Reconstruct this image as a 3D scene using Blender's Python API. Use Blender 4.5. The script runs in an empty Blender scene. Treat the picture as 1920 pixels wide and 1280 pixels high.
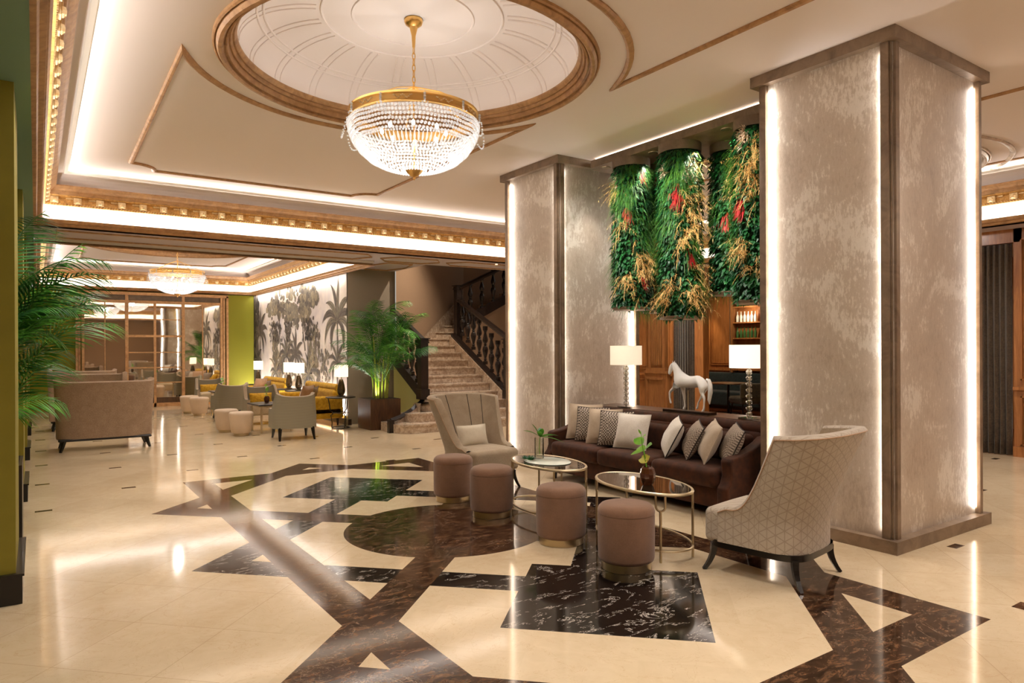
import bpy, bmesh, math, random
from mathutils import Vector, Matrix, Euler
PI = math.pi
random.seed(7)
S = bpy.context.scene
COL = S.collection

# ------------------------------------------------------------ camera, world, exposure
CAM_H = 1.55
FPX = 1297.0
YAW = math.atan(893/1297.0)
ROLL = math.radians(0.25)
cam_d = bpy.data.cameras.new('camera'); cam = bpy.data.objects.new('camera', cam_d); COL.objects.link(cam)
cam_d.sensor_fit = 'HORIZONTAL'; cam_d.sensor_width = 36.0; cam_d.lens = 36.0*FPX/1920.0
cam_d.shift_y = (652.0-640.0)/1920.0
cam_d.clip_start = 0.05; cam_d.clip_end = 200
cam.location = (0, 0, CAM_H)
cam.matrix_world = Matrix.Translation((0, 0, CAM_H)) @ Matrix.Rotation(-YAW, 4, 'Z') @ Matrix.Rotation(PI/2, 4, 'X') @ Matrix.Rotation(-ROLL, 4, 'Z')
S.camera = cam
S.view_settings.view_transform = 'Standard'; S.view_settings.look = 'None'
S.view_settings.gamma = 1.0; S.view_settings.use_curve_mapping = False
S.view_settings.exposure = 0.42
S.cycles.use_denoising = True
S.cycles.max_bounces = 7; S.cycles.diffuse_bounces = 4; S.cycles.glossy_bounces = 4
S.cycles.transmission_bounces = 5; S.cycles.transparent_max_bounces = 8
S.cycles.sample_clamp_indirect = 6.0; S.cycles.caustics_reflective = False; S.cycles.caustics_refractive = False
W = bpy.data.worlds.new('world'); S.world = W; W.use_nodes = True
W.node_tree.nodes['Background'].inputs[0].default_value = (1.0, 0.93, 0.82, 1)
W.node_tree.nodes['Background'].inputs[1].default_value = 0.35

WARM = (1.0, 0.84, 0.66); SOFT = (1.0, 0.925, 0.855); WHITE = (1.0, 0.95, 0.90)
def area(name, loc, direction, sx, sy, power, color=SOFT, xaxis=None, spread=None):
    d = bpy.data.lights.new(name, 'AREA'); d.shape = 'RECTANGLE'; d.size = sx; d.size_y = sy
    d.energy = power; d.color = color
    if spread: d.spread = math.radians(spread)
    o = bpy.data.objects.new(name, d); COL.objects.link(o)
    z = -Vector(direction).normalized()
    x = Vector(xaxis or (1, 0, 0)); x = (x - z*x.dot(z)).normalized(); y = z.cross(x)
    m = Matrix((x, y, z)).transposed().to_4x4(); m.translation = Vector(loc); o.matrix_world = m
    return o
def spot(name, loc, target, power, angle, color=SOFT, blend=0.6, r=0.03):
    d = bpy.data.lights.new(name, 'SPOT'); d.energy = power; d.color = color
    d.spot_size = math.radians(angle); d.spot_blend = blend; d.shadow_soft_size = r
    o = bpy.data.objects.new(name, d); COL.objects.link(o); o.location = loc
    o.rotation_euler = (Vector(target)-Vector(loc)).to_track_quat('-Z', 'Y').to_euler()
    return o
def point(name, loc, power, color=SOFT, r=0.05):
    d = bpy.data.lights.new(name, 'POINT'); d.energy = power; d.color = color; d.shadow_soft_size = r
    o = bpy.data.objects.new(name, d); COL.objects.link(o); o.location = loc
    return o

# room numbers
ZS, ZC = 3.19, 3.935                 # soffit and main ceiling height
T1 = (-0.02, 10.92, -3.0, 11.15)     # main tray x0 x1 y0 y1
T2 = (-0.02, 5.25, 12.15, 20.95)      # lounge tray
ZS2, ZC2 = 3.10, 3.80
DC = (2.665, 5.33)                   # main dome centre
DC2 = (2.55, 16.55)
PC = (2.93, 5.255)                   # floor rosette centre

def tray_lights(T, zs, zc, p_low, p_up, col, sides='LRBF'):
    x0, x1, y0, y1 = T; dx = x1-x0; dy = y1-y0
    for (side, c, ax, ln, inw) in (('B', ((x0+x1)/2, y1), (1,0,0), dx, (0,-1)), ('F', ((x0+x1)/2, y0), (1,0,0), dx, (0,1)),
                                   ('L', (x0, (y0+y1)/2), (0,1,0), dy, (1,0)), ('R', (x1, (y0+y1)/2), (0,1,0), dy, (-1,0))):
        if side not in sides: continue
        a, b = c[0]+inw[0]*0.045, c[1]+inw[1]*0.045
        area('cove_light', (a, b, zs+0.075), (0, 0, 1), ln-0.3, 0.03, p_low*ln, col, ax)
        a, b = c[0]+inw[0]*0.335, c[1]+inw[1]*0.335
        area('cove_light', (a, b, zc-0.018), (inw[0], inw[1], 0.35), ln-0.75, 0.035, p_up*ln, col, ax)
tray_lights(T1, ZS, ZC, 3.0, 3.0, WHITE)
tray_lights(T2, ZS2, ZC2, 3.0, 2.8, WHITE)

# chandelier lamps
for (cx, cy, zz, pw) in ((DC[0], DC[1], 3.30, 22), (DC2[0], DC2[1], 3.02, 22), (9.3, 5.2, 3.4, 24)):
    point('chandelier_light', (cx, cy, zz), pw, WHITE, 0.07)
# spots added to brighten the room, all unseen but the one by the stairs: (x, y, z, target, power, angle)
for (x, y, z, tx, ty, pw, an) in (
    (0.55, 2.2, ZC, 0.7, 2.4, 200, 120), (2.6, 2.2, ZC, 2.6, 2.4, 200, 120), (4.9, 1.6, ZC, 4.7, 1.7, 200, 120), (1.2, -1.0, ZC, 1.2, -0.6, 200, 120), (4.0, -1.0, ZC, 4.0, -0.6, 200, 120),
    (4.75, 5.3, ZC, 4.6, 5.3, 170, 115), (0.6, 5.3, ZC, 0.6, 5.3, 200, 115), (4.75, 8.6, ZC, 4.6, 8.6, 190, 120), (0.6, 8.6, ZC, 0.6, 8.6, 190, 120), (2.7, 9.0, ZC, 2.7, 9.0, 190, 120),
    (2.7, 10.5, ZC, 2.7, 10.4, 120, 120), (7.45, 11.4, ZS, 7.2, 11.6, 60, 100), (2.2, 11.65, ZS, 2.2, 11.65, 90, 110), (5.9, 11.7, ZS, 6.4, 11.9, 90, 110),
    (8.0, 2.0, ZC, 8.0, 2.0, 200, 115), (9.8, 3.2, ZC, 10.0, 3.4, 200, 115), (8.2, 9.4, ZC, 8.4, 9.4, 200, 120), (10.0, 9.6, ZC, 10.9, 10.1, 340, 110), (7.8, 0.2, ZC, 7.6, 0.6, 180, 115),
    (0.8, 13.6, ZC2, 0.9, 13.6, 150, 115), (4.2, 13.4, ZC2, 4.0, 13.4, 150, 115), (0.8, 17.5, ZC2, 0.9, 17.5, 130, 115), (4.2, 17.3, ZC2, 4.0, 17.3, 130, 115), (2.5, 19.8, ZC2, 2.5, 19.6, 130, 115)):
    spot('downlight', (x, y, z-0.03), (tx, ty, 0), pw, an, SOFT, 0.9, 0.32)

# ------------------------------------------------------------ helpers
def s2l(c):
    return tuple(((v/255.0)/12.92 if v/255.0 <= 0.04045 else ((v/255.0+0.055)/1.055)**2.4) for v in c)
class MB:
    def __init__(s): s.v = []; s.f = []; s.m = []; s.cur = 0
    def add(s, vs, fs, M=None):
        n = len(s.v)
        s.v += [tuple(M @ Vector(v)) for v in vs] if M is not None else [tuple(v) for v in vs]
        s.f += [tuple(i+n for i in f) for f in fs]; s.m += [s.cur]*len(fs); return s
    def box(s, x0, x1, y0, y1, z0, z1, M=None):
        return s.add([(x0,y0,z0),(x1,y0,z0),(x1,y1,z0),(x0,y1,z0),(x0,y0,z1),(x1,y0,z1),(x1,y1,z1),(x0,y1,z1)],
                     [(0,3,2,1),(4,5,6,7),(0,1,5,4),(1,2,6,5),(2,3,7,6),(3,0,4,7)], M)
    def lathe(s, prof, c=(0,0,0), n=24, M=None, cap=True, sx=1, sy=1):
        vs = []; fs = []
        for r, z in prof:
            for i in range(n):
                a = 2*PI*i/n; vs.append((c[0]+r*math.cos(a)*sx, c[1]+r*math.sin(a)*sy, c[2]+z))
        for j in range(len(prof)-1):
            for i in range(n):
                k = (i+1) % n; fs.append((j*n+i, j*n+k, (j+1)*n+k, (j+1)*n+i))
        if cap:
            if prof[0][0] > 1e-4: fs.append(tuple(range(n))[::-1])
            if prof[-1][0] > 1e-4: fs.append(tuple((len(prof)-1)*n+i for i in range(n)))
        return s.add(vs, fs, M)
    def tube(s, pts, r, n=8, closed=False, M=None, cap=True):
        pts = [Vector(p) for p in pts]; N = len(pts); vs = []; fs = []
        rr = r if isinstance(r, (list, tuple)) else [r]*N
        up = Vector((0, 0, 1)); prev = None
        for i, p in enumerate(pts):
            a = pts[(i-1) % N] if (closed or i > 0) else p; b = pts[(i+1) % N] if (closed or i < N-1) else p
            t = (b-a).normalized() if (b-a).length > 1e-9 else Vector((0,0,1))
            if prev is None:
                ref = up if abs(t.dot(up)) < 0.95 else Vector((1, 0, 0)); u = t.cross(ref).normalized()
            else:
                u = (prev - t*prev.dot(t)); u = u.normalized() if u.length > 1e-6 else t.orthogonal().normalized()
            prev = u; w = t.cross(u)
            for k in range(n):
                an = 2*PI*k/n; vs.append(tuple(p+(u*math.cos(an)+w*math.sin(an))*rr[i]))
        for i in range(N if closed else N-1):
            j = (i+1) % N
            for k in range(n):
                l = (k+1) % n; fs.append((i*n+k, i*n+l, j*n+l, j*n+k))
        if cap and not closed: fs.append(tuple(range(n))[::-1]); fs.append(tuple((N-1)*n+k for k in range(n)))
        return s.add(vs, fs, M)
    def rbox(s, c, size, r=0.05, n=6, M=None, puff=0.0):
        hx, hy, hz = size[0]/2, size[1]/2, size[2]/2; r = min(r, hx, hy, hz)
        vs = []; fs = []; idx = {}
        def P(u, v, w):
            q = Vector((u*hx, v*hy, w*hz)); i = Vector((max(-hx+r, min(hx-r, q.x)), max(-hy+r, min(hy-r, q.y)), max(-hz+r, min(hz-r, q.z))))
            d = q-i; 
            if d.length > 1e-9: q = i+d.normalized()*r
            if puff: q.z += puff*(1-u*u)*(1-v*v)*(1 if w > 0 else 0)*abs(w)
            return (c[0]+q.x, c[1]+q.y, c[2]+q.z)
        def g(h):
            m = max(0.001, 1-r/h); arc = [math.tan(PI/4*t/3) for t in (0, 1, 2, 3)]
            pos = [m+(1-m)*a for a in arc]; 
            mid = [m*(-1+2*i/n) for i in range(1, n)]
            return [-p for p in pos[::-1]] + mid + pos
        gx, gy, gz = g(hx), g(hy), g(hz)
        def face(ga, gb, fn, flip):
            base = len(vs)
            for a in ga:
                for b in gb: vs.append(P(*fn(a, b)))
            nb = len(gb)
            for i in range(len(ga)-1):
                for j in range(nb-1):
                    q = (base+i*nb+j, base+(i+1)*nb+j, base+(i+1)*nb+j+1, base+i*nb+j+1); fs.append(q[::-1] if flip else q)
        face(gx, gy, lambda a, b: (a, b, 1), False); face(gx, gy, lambda a, b: (a, b, -1), True)
        face(gx, gz, lambda a, b: (a, -1, b), False); face(gx, gz, lambda a, b: (a, 1, b), True)
        face(gy, gz, lambda a, b: (1, a, b), False); face(gy, gz, lambda a, b: (-1, a, b), True)
        return s.add(vs, fs, M)
    def build(s, name, mats, parent=None, smooth=True, loc=None, weld=False, angle=40):
        me = bpy.data.meshes.new(name); me.from_pydata(s.v, [], s.f)
        if not isinstance(mats, (list, tuple)): mats = [mats]
        for m in mats: me.materials.append(m)
        if len(mats) > 1: me.polygons.foreach_set('material_index', s.m)
        if weld:
            bm = bmesh.new(); bm.from_mesh(me); bmesh.ops.remove_doubles(bm, verts=bm.verts, dist=1e-5); bmesh.ops.recalc_face_normals(bm, faces=bm.faces); bm.to_mesh(me); bm.free()
        if smooth:
            me.polygons.foreach_set('use_smooth', [True]*len(me.polygons))
            try: me.set_sharp_from_angle(angle=math.radians(angle))
            except Exception: pass
        me.update()
        o = bpy.data.objects.new(name, me); COL.objects.link(o)
        if parent: o.parent = parent
        if loc: o.location = loc
        return o
def thing(name, label, cat, loc=(0,0,0), rz=0, group=None):
    o = bpy.data.objects.new(name, None); COL.objects.link(o); o.location = loc; o.rotation_euler = (0, 0, rz)
    o.empty_display_size = 0.1; return tag(o, label, cat, group)
def tag(o, label, cat, group=None, kind=None):
    o['label'] = label; o['category'] = cat
    if group: o['group'] = group
    if kind: o['kind'] = kind
    return o
def struct(o, label=None):
    o['kind'] = 'structure'
    if label: o['label'] = label
    return o
KIDS = {}
def dup(root, loc, rz=None, label=None, group=None, scale=None):
    def cp(o, par):
        c = o.copy(); COL.objects.link(c)
        if par: c.parent = par
        for ch in [k for k in bpy.data.objects if k.parent == o and k is not c]: cp(ch, c)
        return c
    r = cp(root, None); r.location = loc
    if rz is not None: r.rotation_euler = (root.rotation_euler[0], root.rotation_euler[1], rz)
    if label: r['label'] = label
    if group: r['group'] = group
    if scale: r.scale = scale
    return r
def T(x=0, y=0, z=0, rx=0, ry=0, rz=0):
    return Matrix.Translation((x, y, z)) @ Euler((rx, ry, rz)).to_matrix().to_4x4()

# ------------------------------------------------------------ materials
class Nd:
    """tiny node expression helper"""
    def __init__(s, nt, sock): s.nt = nt; s.s = sock
    def _m(s, op, b=None, c=None, rev=False):
        n = s.nt.nodes.new('ShaderNodeMath'); n.operation = op
        ins = [s, b, c]
        if rev: ins = [b, s, c]
        for i, v in enumerate(ins):
            if v is None: continue
            if isinstance(v, Nd): s.nt.links.new(v.s, n.inputs[i])
            else: n.inputs[i].default_value = v
        return Nd(s.nt, n.outputs[0])
    def __add__(s, o): return s._m('ADD', o)
    def __sub__(s, o): return s._m('SUBTRACT', o)
    def __mul__(s, o): return s._m('MULTIPLY', o)
    def __truediv__(s, o): return s._m('DIVIDE', o)
    def __neg__(s): return s._m('MULTIPLY', -1.0)
    def abs(s): return s._m('ABSOLUTE')
    def lt(s, o): return s._m('LESS_THAN', o)
    def gt(s, o): return s._m('GREATER_THAN', o)
    def mx(s, o): return s._m('MAXIMUM', o)
    def mn(s, o): return s._m('MINIMUM', o)
    def rnd(s): return s._m('ROUND')
    def mod(s, o): return s._m('FLOORED_MODULO', o)
    def between(s, a, b): return s.gt(a)*s.lt(b)
    def pw(s, o): return s._m('POWER', o)
def new_mat(name):
    m = bpy.data.materials.new(name); m.use_nodes = True; nt = m.node_tree
    return m, nt, nt.nodes['Principled BSDF']
def noise(nt, scale, detail=3, rough=0.5, vec=None, dist=0.0):
    n = nt.nodes.new('ShaderNodeTexNoise'); n.inputs['Scale'].default_value = scale; n.inputs['Detail'].default_value = detail
    n.inputs['Roughness'].default_value = rough; n.inputs['Distortion'].default_value = dist
    if vec: nt.links.new(vec, n.inputs['Vector'])
    return n
def ramp(nt, sock, stops):
    r = nt.nodes.new('ShaderNodeValToRGB'); els = r.color_ramp.elements
    while len(els) < len(stops): els.new(0.5)
    for e, (p, c) in zip(els, stops): e.position = p; e.color = (*c, 1)
    nt.links.new(sock, r.inputs[0]); return r.outputs[0]
def mixc(nt, fac, a, b):
    n = nt.nodes.new('ShaderNodeMix'); n.data_type = 'RGBA'
    for i, v in ((0, fac), (6, a), (7, b)):
        if isinstance(v, Nd): v = v.s
        if isinstance(v, (int, float)): n.inputs[i].default_value = v
        elif isinstance(v, tuple): n.inputs[i].default_value = (*v, 1)
        else: nt.links.new(v, n.inputs[i])
    return n.outputs[2]
def coord(nt, kind='Object', scale=(1,1,1)):
    t = nt.nodes.new('ShaderNodeTexCoord'); m = nt.nodes.new('ShaderNodeMapping'); m.inputs['Scale'].default_value = scale
    nt.links.new(t.outputs[kind], m.inputs[0]); return m.outputs[0]
def bump(nt, p, sock, strength=0.3, dist=0.01):
    b = nt.nodes.new('ShaderNodeBump'); b.inputs['Strength'].default_value = strength; b.inputs['Distance'].default_value = dist
    nt.links.new(sock, b.inputs['Height']); nt.links.new(b.outputs[0], p.inputs['Normal'])
def simple(name, c, rough=0.5, metal=0.0, spec=0.5, var=0.0, vscale=8, bmp=0.0, bscale=60, scale=(1,1,1), sheen=0.0, emit=None, estr=0, trans=0.0, ior=1.45, coat=0.0):
    m, nt, p = new_mat(name); col = s2l(c)
    p.inputs['Base Color'].default_value = (*col, 1); p.inputs['Roughness'].default_value = rough; p.inputs['Metallic'].default_value = metal
    p.inputs['Specular IOR Level'].default_value = spec; p.inputs['Transmission Weight'].default_value = trans; p.inputs['IOR'].default_value = ior
    p.inputs['Sheen Weight'].default_value = sheen; p.inputs['Coat Weight'].default_value = coat
    if sheen: p.inputs['Sheen Roughness'].default_value = 0.4
    vec = coord(nt, 'Object', scale)
    if var:
        n = noise(nt, vscale, 4, 0.6, vec)
        o = ramp(nt, n.outputs[0], [(0.3, tuple(v*(1-var) for v in col)), (0.7, tuple(min(1, v*(1+var)) for v in col))])
        nt.links.new(o, p.inputs['Base Color'])
    if bmp:
        n = noise(nt, bscale, 3, 0.6, vec); bump(nt, p, n.outputs[0], bmp, 0.004)
    if emit: p.inputs['Emission Color'].default_value = (*s2l(emit), 1); p.inputs['Emission Strength'].default_value = estr
    return m
def fabric(name, c, c2=None, scale=220, sheen=0.3, rough=0.9, bmp=0.35):
    m, nt, p = new_mat(name); vec = coord(nt, 'Object'); c = s2l(c); c2 = s2l(c2) if c2 else tuple(v*0.75 for v in c)
    n = noise(nt, scale, 2, 0.7, vec); n2 = noise(nt, 9, 3, 0.6, vec)
    a = Nd(nt, n.outputs[0])*0.7+Nd(nt, n2.outputs[0])*0.3
    nt.links.new(ramp(nt, a.s, [(0.35, c2), (0.65, c)]), p.inputs['Base Color'])
    p.inputs['Roughness'].default_value = rough; p.inputs['Sheen Weight'].default_value = sheen; p.inputs['Specular IOR Level'].default_value = 0.2
    bump(nt, p, n.outputs[0], bmp, 0.003); return m
def wood(name, c1, c2, rough=0.35, scale=(1,1,0.12), sc=14, coat=0.2):
    m, nt, p = new_mat(name); vec = coord(nt, 'Object', scale)
    n = noise(nt, sc, 5, 0.65, vec, 1.2)
    nt.links.new(ramp(nt, n.outputs[0], [(0.32, s2l(c1)), (0.68, s2l(c2))]), p.inputs['Base Color'])
    p.inputs['Roughness'].default_value = rough; p.inputs['Coat Weight'].default_value = coat; p.inputs['Coat Roughness'].default_value = 0.2
    return m
def veins(nt, vec, scale, width, dist=1.5, detail=4):
    n = noise(nt, scale, detail, 0.6, vec, dist); return (Nd(nt, n.outputs[0])-0.5).abs().lt(width) if False else Nd(nt, n.outputs[0])
def marble_floor():
    m, nt, p = new_mat('marble_floor')
    g = nt.nodes.new('ShaderNodeNewGeometry'); sx = nt.nodes.new('ShaderNodeSeparateXYZ'); nt.links.new(g.outputs['Position'], sx.inputs[0])
    x = Nd(nt, sx.outputs[0]); y = Nd(nt, sx.outputs[1]); pos = g.outputs['Position']
    ax = (x-PC[0]).abs(); ay = (y-PC[1]).abs(); s = ax+ay; d = ay-ax
    circ = (ax*ax+ay*ay).lt(0.873**2)
    rect = (ax.between(1.235, 1.525)*ay.lt(3.56)).mx(ay.between(3.27, 3.56)*ax.lt(1.525))
    diam = s.between(3.69, 4.08)*d.gt(0.0)
    arm = d.between(0.0, 0.41)*s.lt(4.08)
    brown = circ.mx(rect).mx(diam).mx(arm)
    black = s.between(1.635, 2.04).mx((ax+(ay-2.055).abs()).lt(0.815))
    # small dark insets on a diagonal lattice
    L = 0.797
    right = x.gt(5.2)*y.lt(6.0)
    Lx = right*0.033+L
    u = (x-0.057)/Lx; v = (y-4.86)/L; ur = u.rnd(); vr = v.rnd()
    even = (ur+vr).mod(2.0).lt(0.5)
    ins = ((u-ur).abs()*L).lt(0.07)*((v-vr).abs()*L).lt(0.036)*even*s.gt(4.35)*x.gt(-0.3)
    pp = (x+y-4.917)/(2*L); qq = (x-y+4.803)/(2*L)
    gx = ((pp*2.0)-(pp*2.0).rnd()).abs()*L; gy = ((qq*2.0)-(qq*2.0).rnd()).abs()*L
    grout = gx.lt(0.0022).mx(gy.lt(0.0022))*(s.gt(4.08).mx((d+0.4).lt(0.0)))
    dark = brown.mx(ins)
    # per tile tone
    cell = nt.nodes.new('ShaderNodeTexWhiteNoise'); cv = nt.nodes.new('ShaderNodeCombineXYZ')
    nt.links.new(((pp*2.0)-0.5).rnd().s, cv.inputs[0]); nt.links.new(((qq*2.0)-0.5).rnd().s, cv.inputs[1]); nt.links.new(cv.outputs[0], cell.inputs['Vector'])
    n1 = noise(nt, 0.8, 4, 0.6, pos, 0.8); n2 = noise(nt, 5.0, 6, 0.65, pos, 2.0)
    cream = ramp(nt, (Nd(nt, n1.outputs[0])*0.6+Nd(nt, n2.outputs[0])*0.3+Nd(nt, cell.outputs[0])*0.1).s, [(0.35, s2l((198, 176, 142))), (0.62, s2l((216, 196, 164)))])
    nv = noise(nt, 2.4, 7, 0.62, pos, 3.0); vein = (Nd(nt, nv.outputs[0])-0.5).abs().lt(0.004)
    cream = mixc(nt, vein*0.35, cream, s2l((176, 138, 96)))
    cream = mixc(nt, grout*0.55, cream, s2l((150, 122, 88)))
    mp = nt.nodes.new('ShaderNodeMapping'); mp.inputs['Rotation'].default_value = (0, 0, 0.6); mp.inputs['Scale'].default_value = (1.0, 2.2, 1); nt.links.new(pos, mp.inputs[0])
    nb = noise(nt, 9.0, 10, 0.78, mp.outputs[0], 0.7)
    bc = ramp(nt, nb.outputs[0], [(0.38, s2l((24, 14, 9))), (0.5, s2l((58, 37, 25))), (0.64, s2l((116, 84, 58)))])
    nb2 = noise(nt, 2.2, 9, 0.68, pos, 1.2); nb3 = noise(nt, 1.3, 2, 0.5, pos); bv = (Nd(nt, nb2.outputs[0])-0.5).abs().lt(0.0024)*Nd(nt, nb3.outputs[0]).gt(0.46)
    bc = mixc(nt, bv*0.6, bc, s2l((168, 146, 120)))
    mk = nt.nodes.new('ShaderNodeMapping'); mk.inputs['Rotation'].default_value = (0, 0, 1.0); mk.inputs['Scale'].default_value = (1.0, 3.4, 1); nt.links.new(pos, mk.inputs[0]); nk = noise(nt, 2.0, 8, 0.66, mk.outputs[0], 0.5); kv = (Nd(nt, nk.outputs[0])-0.5).abs().lt(0.0045)
    nk2 = noise(nt, 9, 3, 0.5, pos); kc = mixc(nt, kv*Nd(nt, nk2.outputs[0]).gt(0.47)*0.9, s2l((15, 12, 11)), s2l((205, 195, 182)))
    col = mixc(nt, black, cream, kc); col = mixc(nt, dark, col, bc)
    nt.links.new(col, p.inputs['Base Color']); p.inputs['Roughness'].default_value = 0.085; p.inputs['Specular IOR Level'].default_value = 0.4
    nr = noise(nt, 1.2, 2, 0.5, pos); bump(nt, p, nr.outputs[0], 0.04, 0.01)
    return m
def mottled(name, base, light, dark):
    m, nt, p = new_mat(name); vec = coord(nt, 'Object'); v2 = coord(nt, 'Object', (1, 1, 0.35))
    a = noise(nt, 1.7, 5, 0.62, vec, 0.6); b = noise(nt, 38, 4, 0.8, v2); c = noise(nt, 160, 1, 0.5, v2)
    patch = (Nd(nt, a.outputs[0])*0.6+Nd(nt, b.outputs[0])*0.4)
    col = ramp(nt, patch.s, [(0.38, s2l(dark)), (0.48, s2l(base)), (0.52, s2l(base)), (0.57, s2l(light))])
    col = mixc(nt, Nd(nt, c.outputs[0])*0.35, col, s2l(dark))
    nt.links.new(col, p.inputs['Base Color']); p.inputs['Metallic'].default_value = 0.25; p.inputs['Roughness'].default_value = 0.5
    bump(nt, p, b.outputs[0], 0.25, 0.003); return m
def gold_mat(name, c, c2, rough=0.4, metal=0.7, sc=14):
    m, nt, p = new_mat(name); vec = coord(nt, 'Object')
    n = noise(nt, sc, 5, 0.65, vec, 0.8)
    nt.links.new(ramp(nt, n.outputs[0], [(0.3, s2l(c2)), (0.62, s2l(c))]), p.inputs['Base Color'])
    p.inputs['Metallic'].default_value = metal; p.inputs['Roughness'].default_value = rough; bump(nt, p, n.outputs[0], 0.15, 0.003); return m
def triangle_fabric(name, c, line, uv=False):
    m, nt, p = new_mat(name); vec = coord(nt, 'UV' if uv else 'Object')
    sx = nt.nodes.new('ShaderNodeSeparateXYZ'); nt.links.new(vec, sx.inputs[0])
    n = noise(nt, 180, 2, 0.6, vec)
    z = Nd(nt, sx.outputs[1 if uv else 2]); u = Nd(nt, sx.outputs[0])+(Nd(nt, sx.outputs[1]) if not uv else 0.0)
    k = 17.0
    def ln(e): f = e*k; return (f-f.rnd()).abs().lt(0.055)
    l = ln(u).mx(ln(u*0.5+z*0.866)).mx(ln(u*0.5-z*0.866))
    base = ramp(nt, n.outputs[0], [(0.3, tuple(v*0.86 for v in s2l(c))), (0.7, s2l(c))])
    nt.links.new(mixc(nt, l*0.38, base, s2l(line)), p.inputs['Base Color'])
    p.inputs['Roughness'].default_value = 0.85; p.inputs['Sheen Weight'].default_value = 0.2; bump(nt, p, n.outputs[0], 0.25, 0.003); return m
def check_fabric(name, a, b, k=90):
    m, nt, p = new_mat(name); t = nt.nodes.new('ShaderNodeTexCoord'); c = nt.nodes.new('ShaderNodeTexChecker')
    nt.links.new(t.outputs['Object'], c.inputs[0]); c.inputs['Scale'].default_value = k
    c.inputs[1].default_value = (*s2l(a), 1); c.inputs[2].default_value = (*s2l(b), 1)
    nt.links.new(c.outputs[0], p.inputs['Base Color']); p.inputs['Roughness'].default_value = 0.9; return m
def stripe_fabric(name, a, b, k=260):
    m, nt, p = new_mat(name); vec = coord(nt, 'Object'); sx = nt.nodes.new('ShaderNodeSeparateXYZ'); nt.links.new(vec, sx.inputs[0])
    z = Nd(nt, sx.outputs[2])*k; w = z._m('SINE')*0.5+0.5
    nt.links.new(mixc(nt, w, s2l(a), s2l(b)), p.inputs['Base Color']); p.inputs['Roughness'].default_value = 0.85; return m
def leaf_mat(name, c, c2, rough=0.45, trans=0.25):
    m, nt, p = new_mat(name); g = nt.nodes.new('ShaderNodeNewGeometry')
    vec = g.outputs['Position']; n = noise(nt, 7, 3, 0.6, vec)
    col = ramp(nt, n.outputs[0], [(0.35, s2l(c2)), (0.65, s2l(c))]); nt.links.new(col, p.inputs['Base Color']); p.inputs['Roughness'].default_value = rough
    tr = nt.nodes.new('ShaderNodeBsdfTranslucent'); nt.links.new(col, tr.inputs[0]); mx = nt.nodes.new('ShaderNodeMixShader'); mx.inputs[0].default_value = trans
    nt.links.new(p.outputs[0], mx.inputs[1]); nt.links.new(tr.outputs[0], mx.inputs[2]); nt.links.new(mx.outputs[0], nt.nodes['Material Output'].inputs[0]); return m
def crystal_mat(name, e=0.0):
    m, nt, p = new_mat(name)
    p.inputs['Base Color'].default_value = (0.95, 0.97, 1, 1); p.inputs['Roughness'].default_value = 0.08; p.inputs['Specular IOR Level'].default_value = 1.0
    tr = nt.nodes.new('ShaderNodeBsdfTranslucent'); tr.inputs[0].default_value = (1, 1, 1, 1)
    tp = nt.nodes.new('ShaderNodeBsdfTransparent'); mx = nt.nodes.new('ShaderNodeMixShader'); mx.inputs[0].default_value = 0.3
    nt.links.new(p.outputs[0], mx.inputs[1]); nt.links.new(tr.outputs[0], mx.inputs[2])
    m2 = nt.nodes.new('ShaderNodeMixShader'); m2.inputs[0].default_value = 0.45; nt.links.new(mx.outputs[0], m2.inputs[1]); nt.links.new(tp.outputs[0], m2.inputs[2])
    nt.links.new(m2.outputs[0], nt.nodes['Material Output'].inputs[0]); return m
M = {}
M['floor'] = marble_floor()
M['cream'] = simple('ceiling_paint', (242, 230, 223), 0.75)
M['white'] = simple('white_plaster', (240, 232, 220), 0.6)
M['soffit'] = simple('soffit_paint', (192, 180, 184), 0.7)
M['green'] = simple('olive_paint', (138, 128, 42), 0.7, var=0.05)
M['olive'] = simple('bright_olive_paint', (124, 120, 12), 0.7)
M['teal'] = simple('teal_green_paint', (120, 152, 128), 0.6)
M['taupe'] = simple('taupe_wall', (150, 124, 100), 0.75, var=0.03, vscale=40)
M['greige'] = simple('greige_wall', (152, 140, 124), 0.75, var=0.03, vscale=60)
M['gold'] = gold_mat('gilded_plaster', (238, 190, 112), (184, 128, 62), 0.42, 0.2, 20)
M['gold_light'] = gold_mat('pale_gilding', (255, 234, 188), (238, 196, 126), 0.45, 0.15, 30)
M['bronze'] = gold_mat('bronze_moulding', (188, 144, 96), (150, 108, 68), 0.45, 0.12, 10)
M['silver'] = gold_mat('silvered_moulding', (206, 190, 170), (150, 128, 104), 0.45, 0.4, 10)
M['col_metal'] = gold_mat('aged_bronze_metal', (142, 120, 98), (108, 88, 70), 0.45, 0.15, 5)
M['panel'] = mottled('mottled_wallcovering', (196, 180, 162), (226, 216, 202), (174, 156, 138))
M['darkwood'] = wood('ebony_wood', (16, 11, 9), (40, 27, 20), 0.3, (1,1,0.1), 20)
M['black'] = simple('black_lacquer', (18, 14, 13), 0.3, coat=0.3)
M['walnut'] = wood('walnut_wood', (54, 34, 20), (88, 58, 34), 0.3)
M['oak'] = wood('warm_oak_panelling', (140, 86, 42), (182, 120, 66), 0.4)
M['oak2'] = wood('carved_oak', (126, 80, 42), (164, 110, 62), 0.4)
M['redwood'] = wood('polished_red_wood', (84, 38, 16), (128, 64, 28), 0.12, (1,0.12,1), 10)
M['brass'] = simple('brushed_brass', (196, 168, 118), 0.25, 1.0)
M['champagne'] = simple('champagne_metal', (205, 188, 156), 0.33, 1.0)
M['chand_gold'] = simple('polished_gold', (236, 192, 116), 0.28, 1.0)
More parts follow.
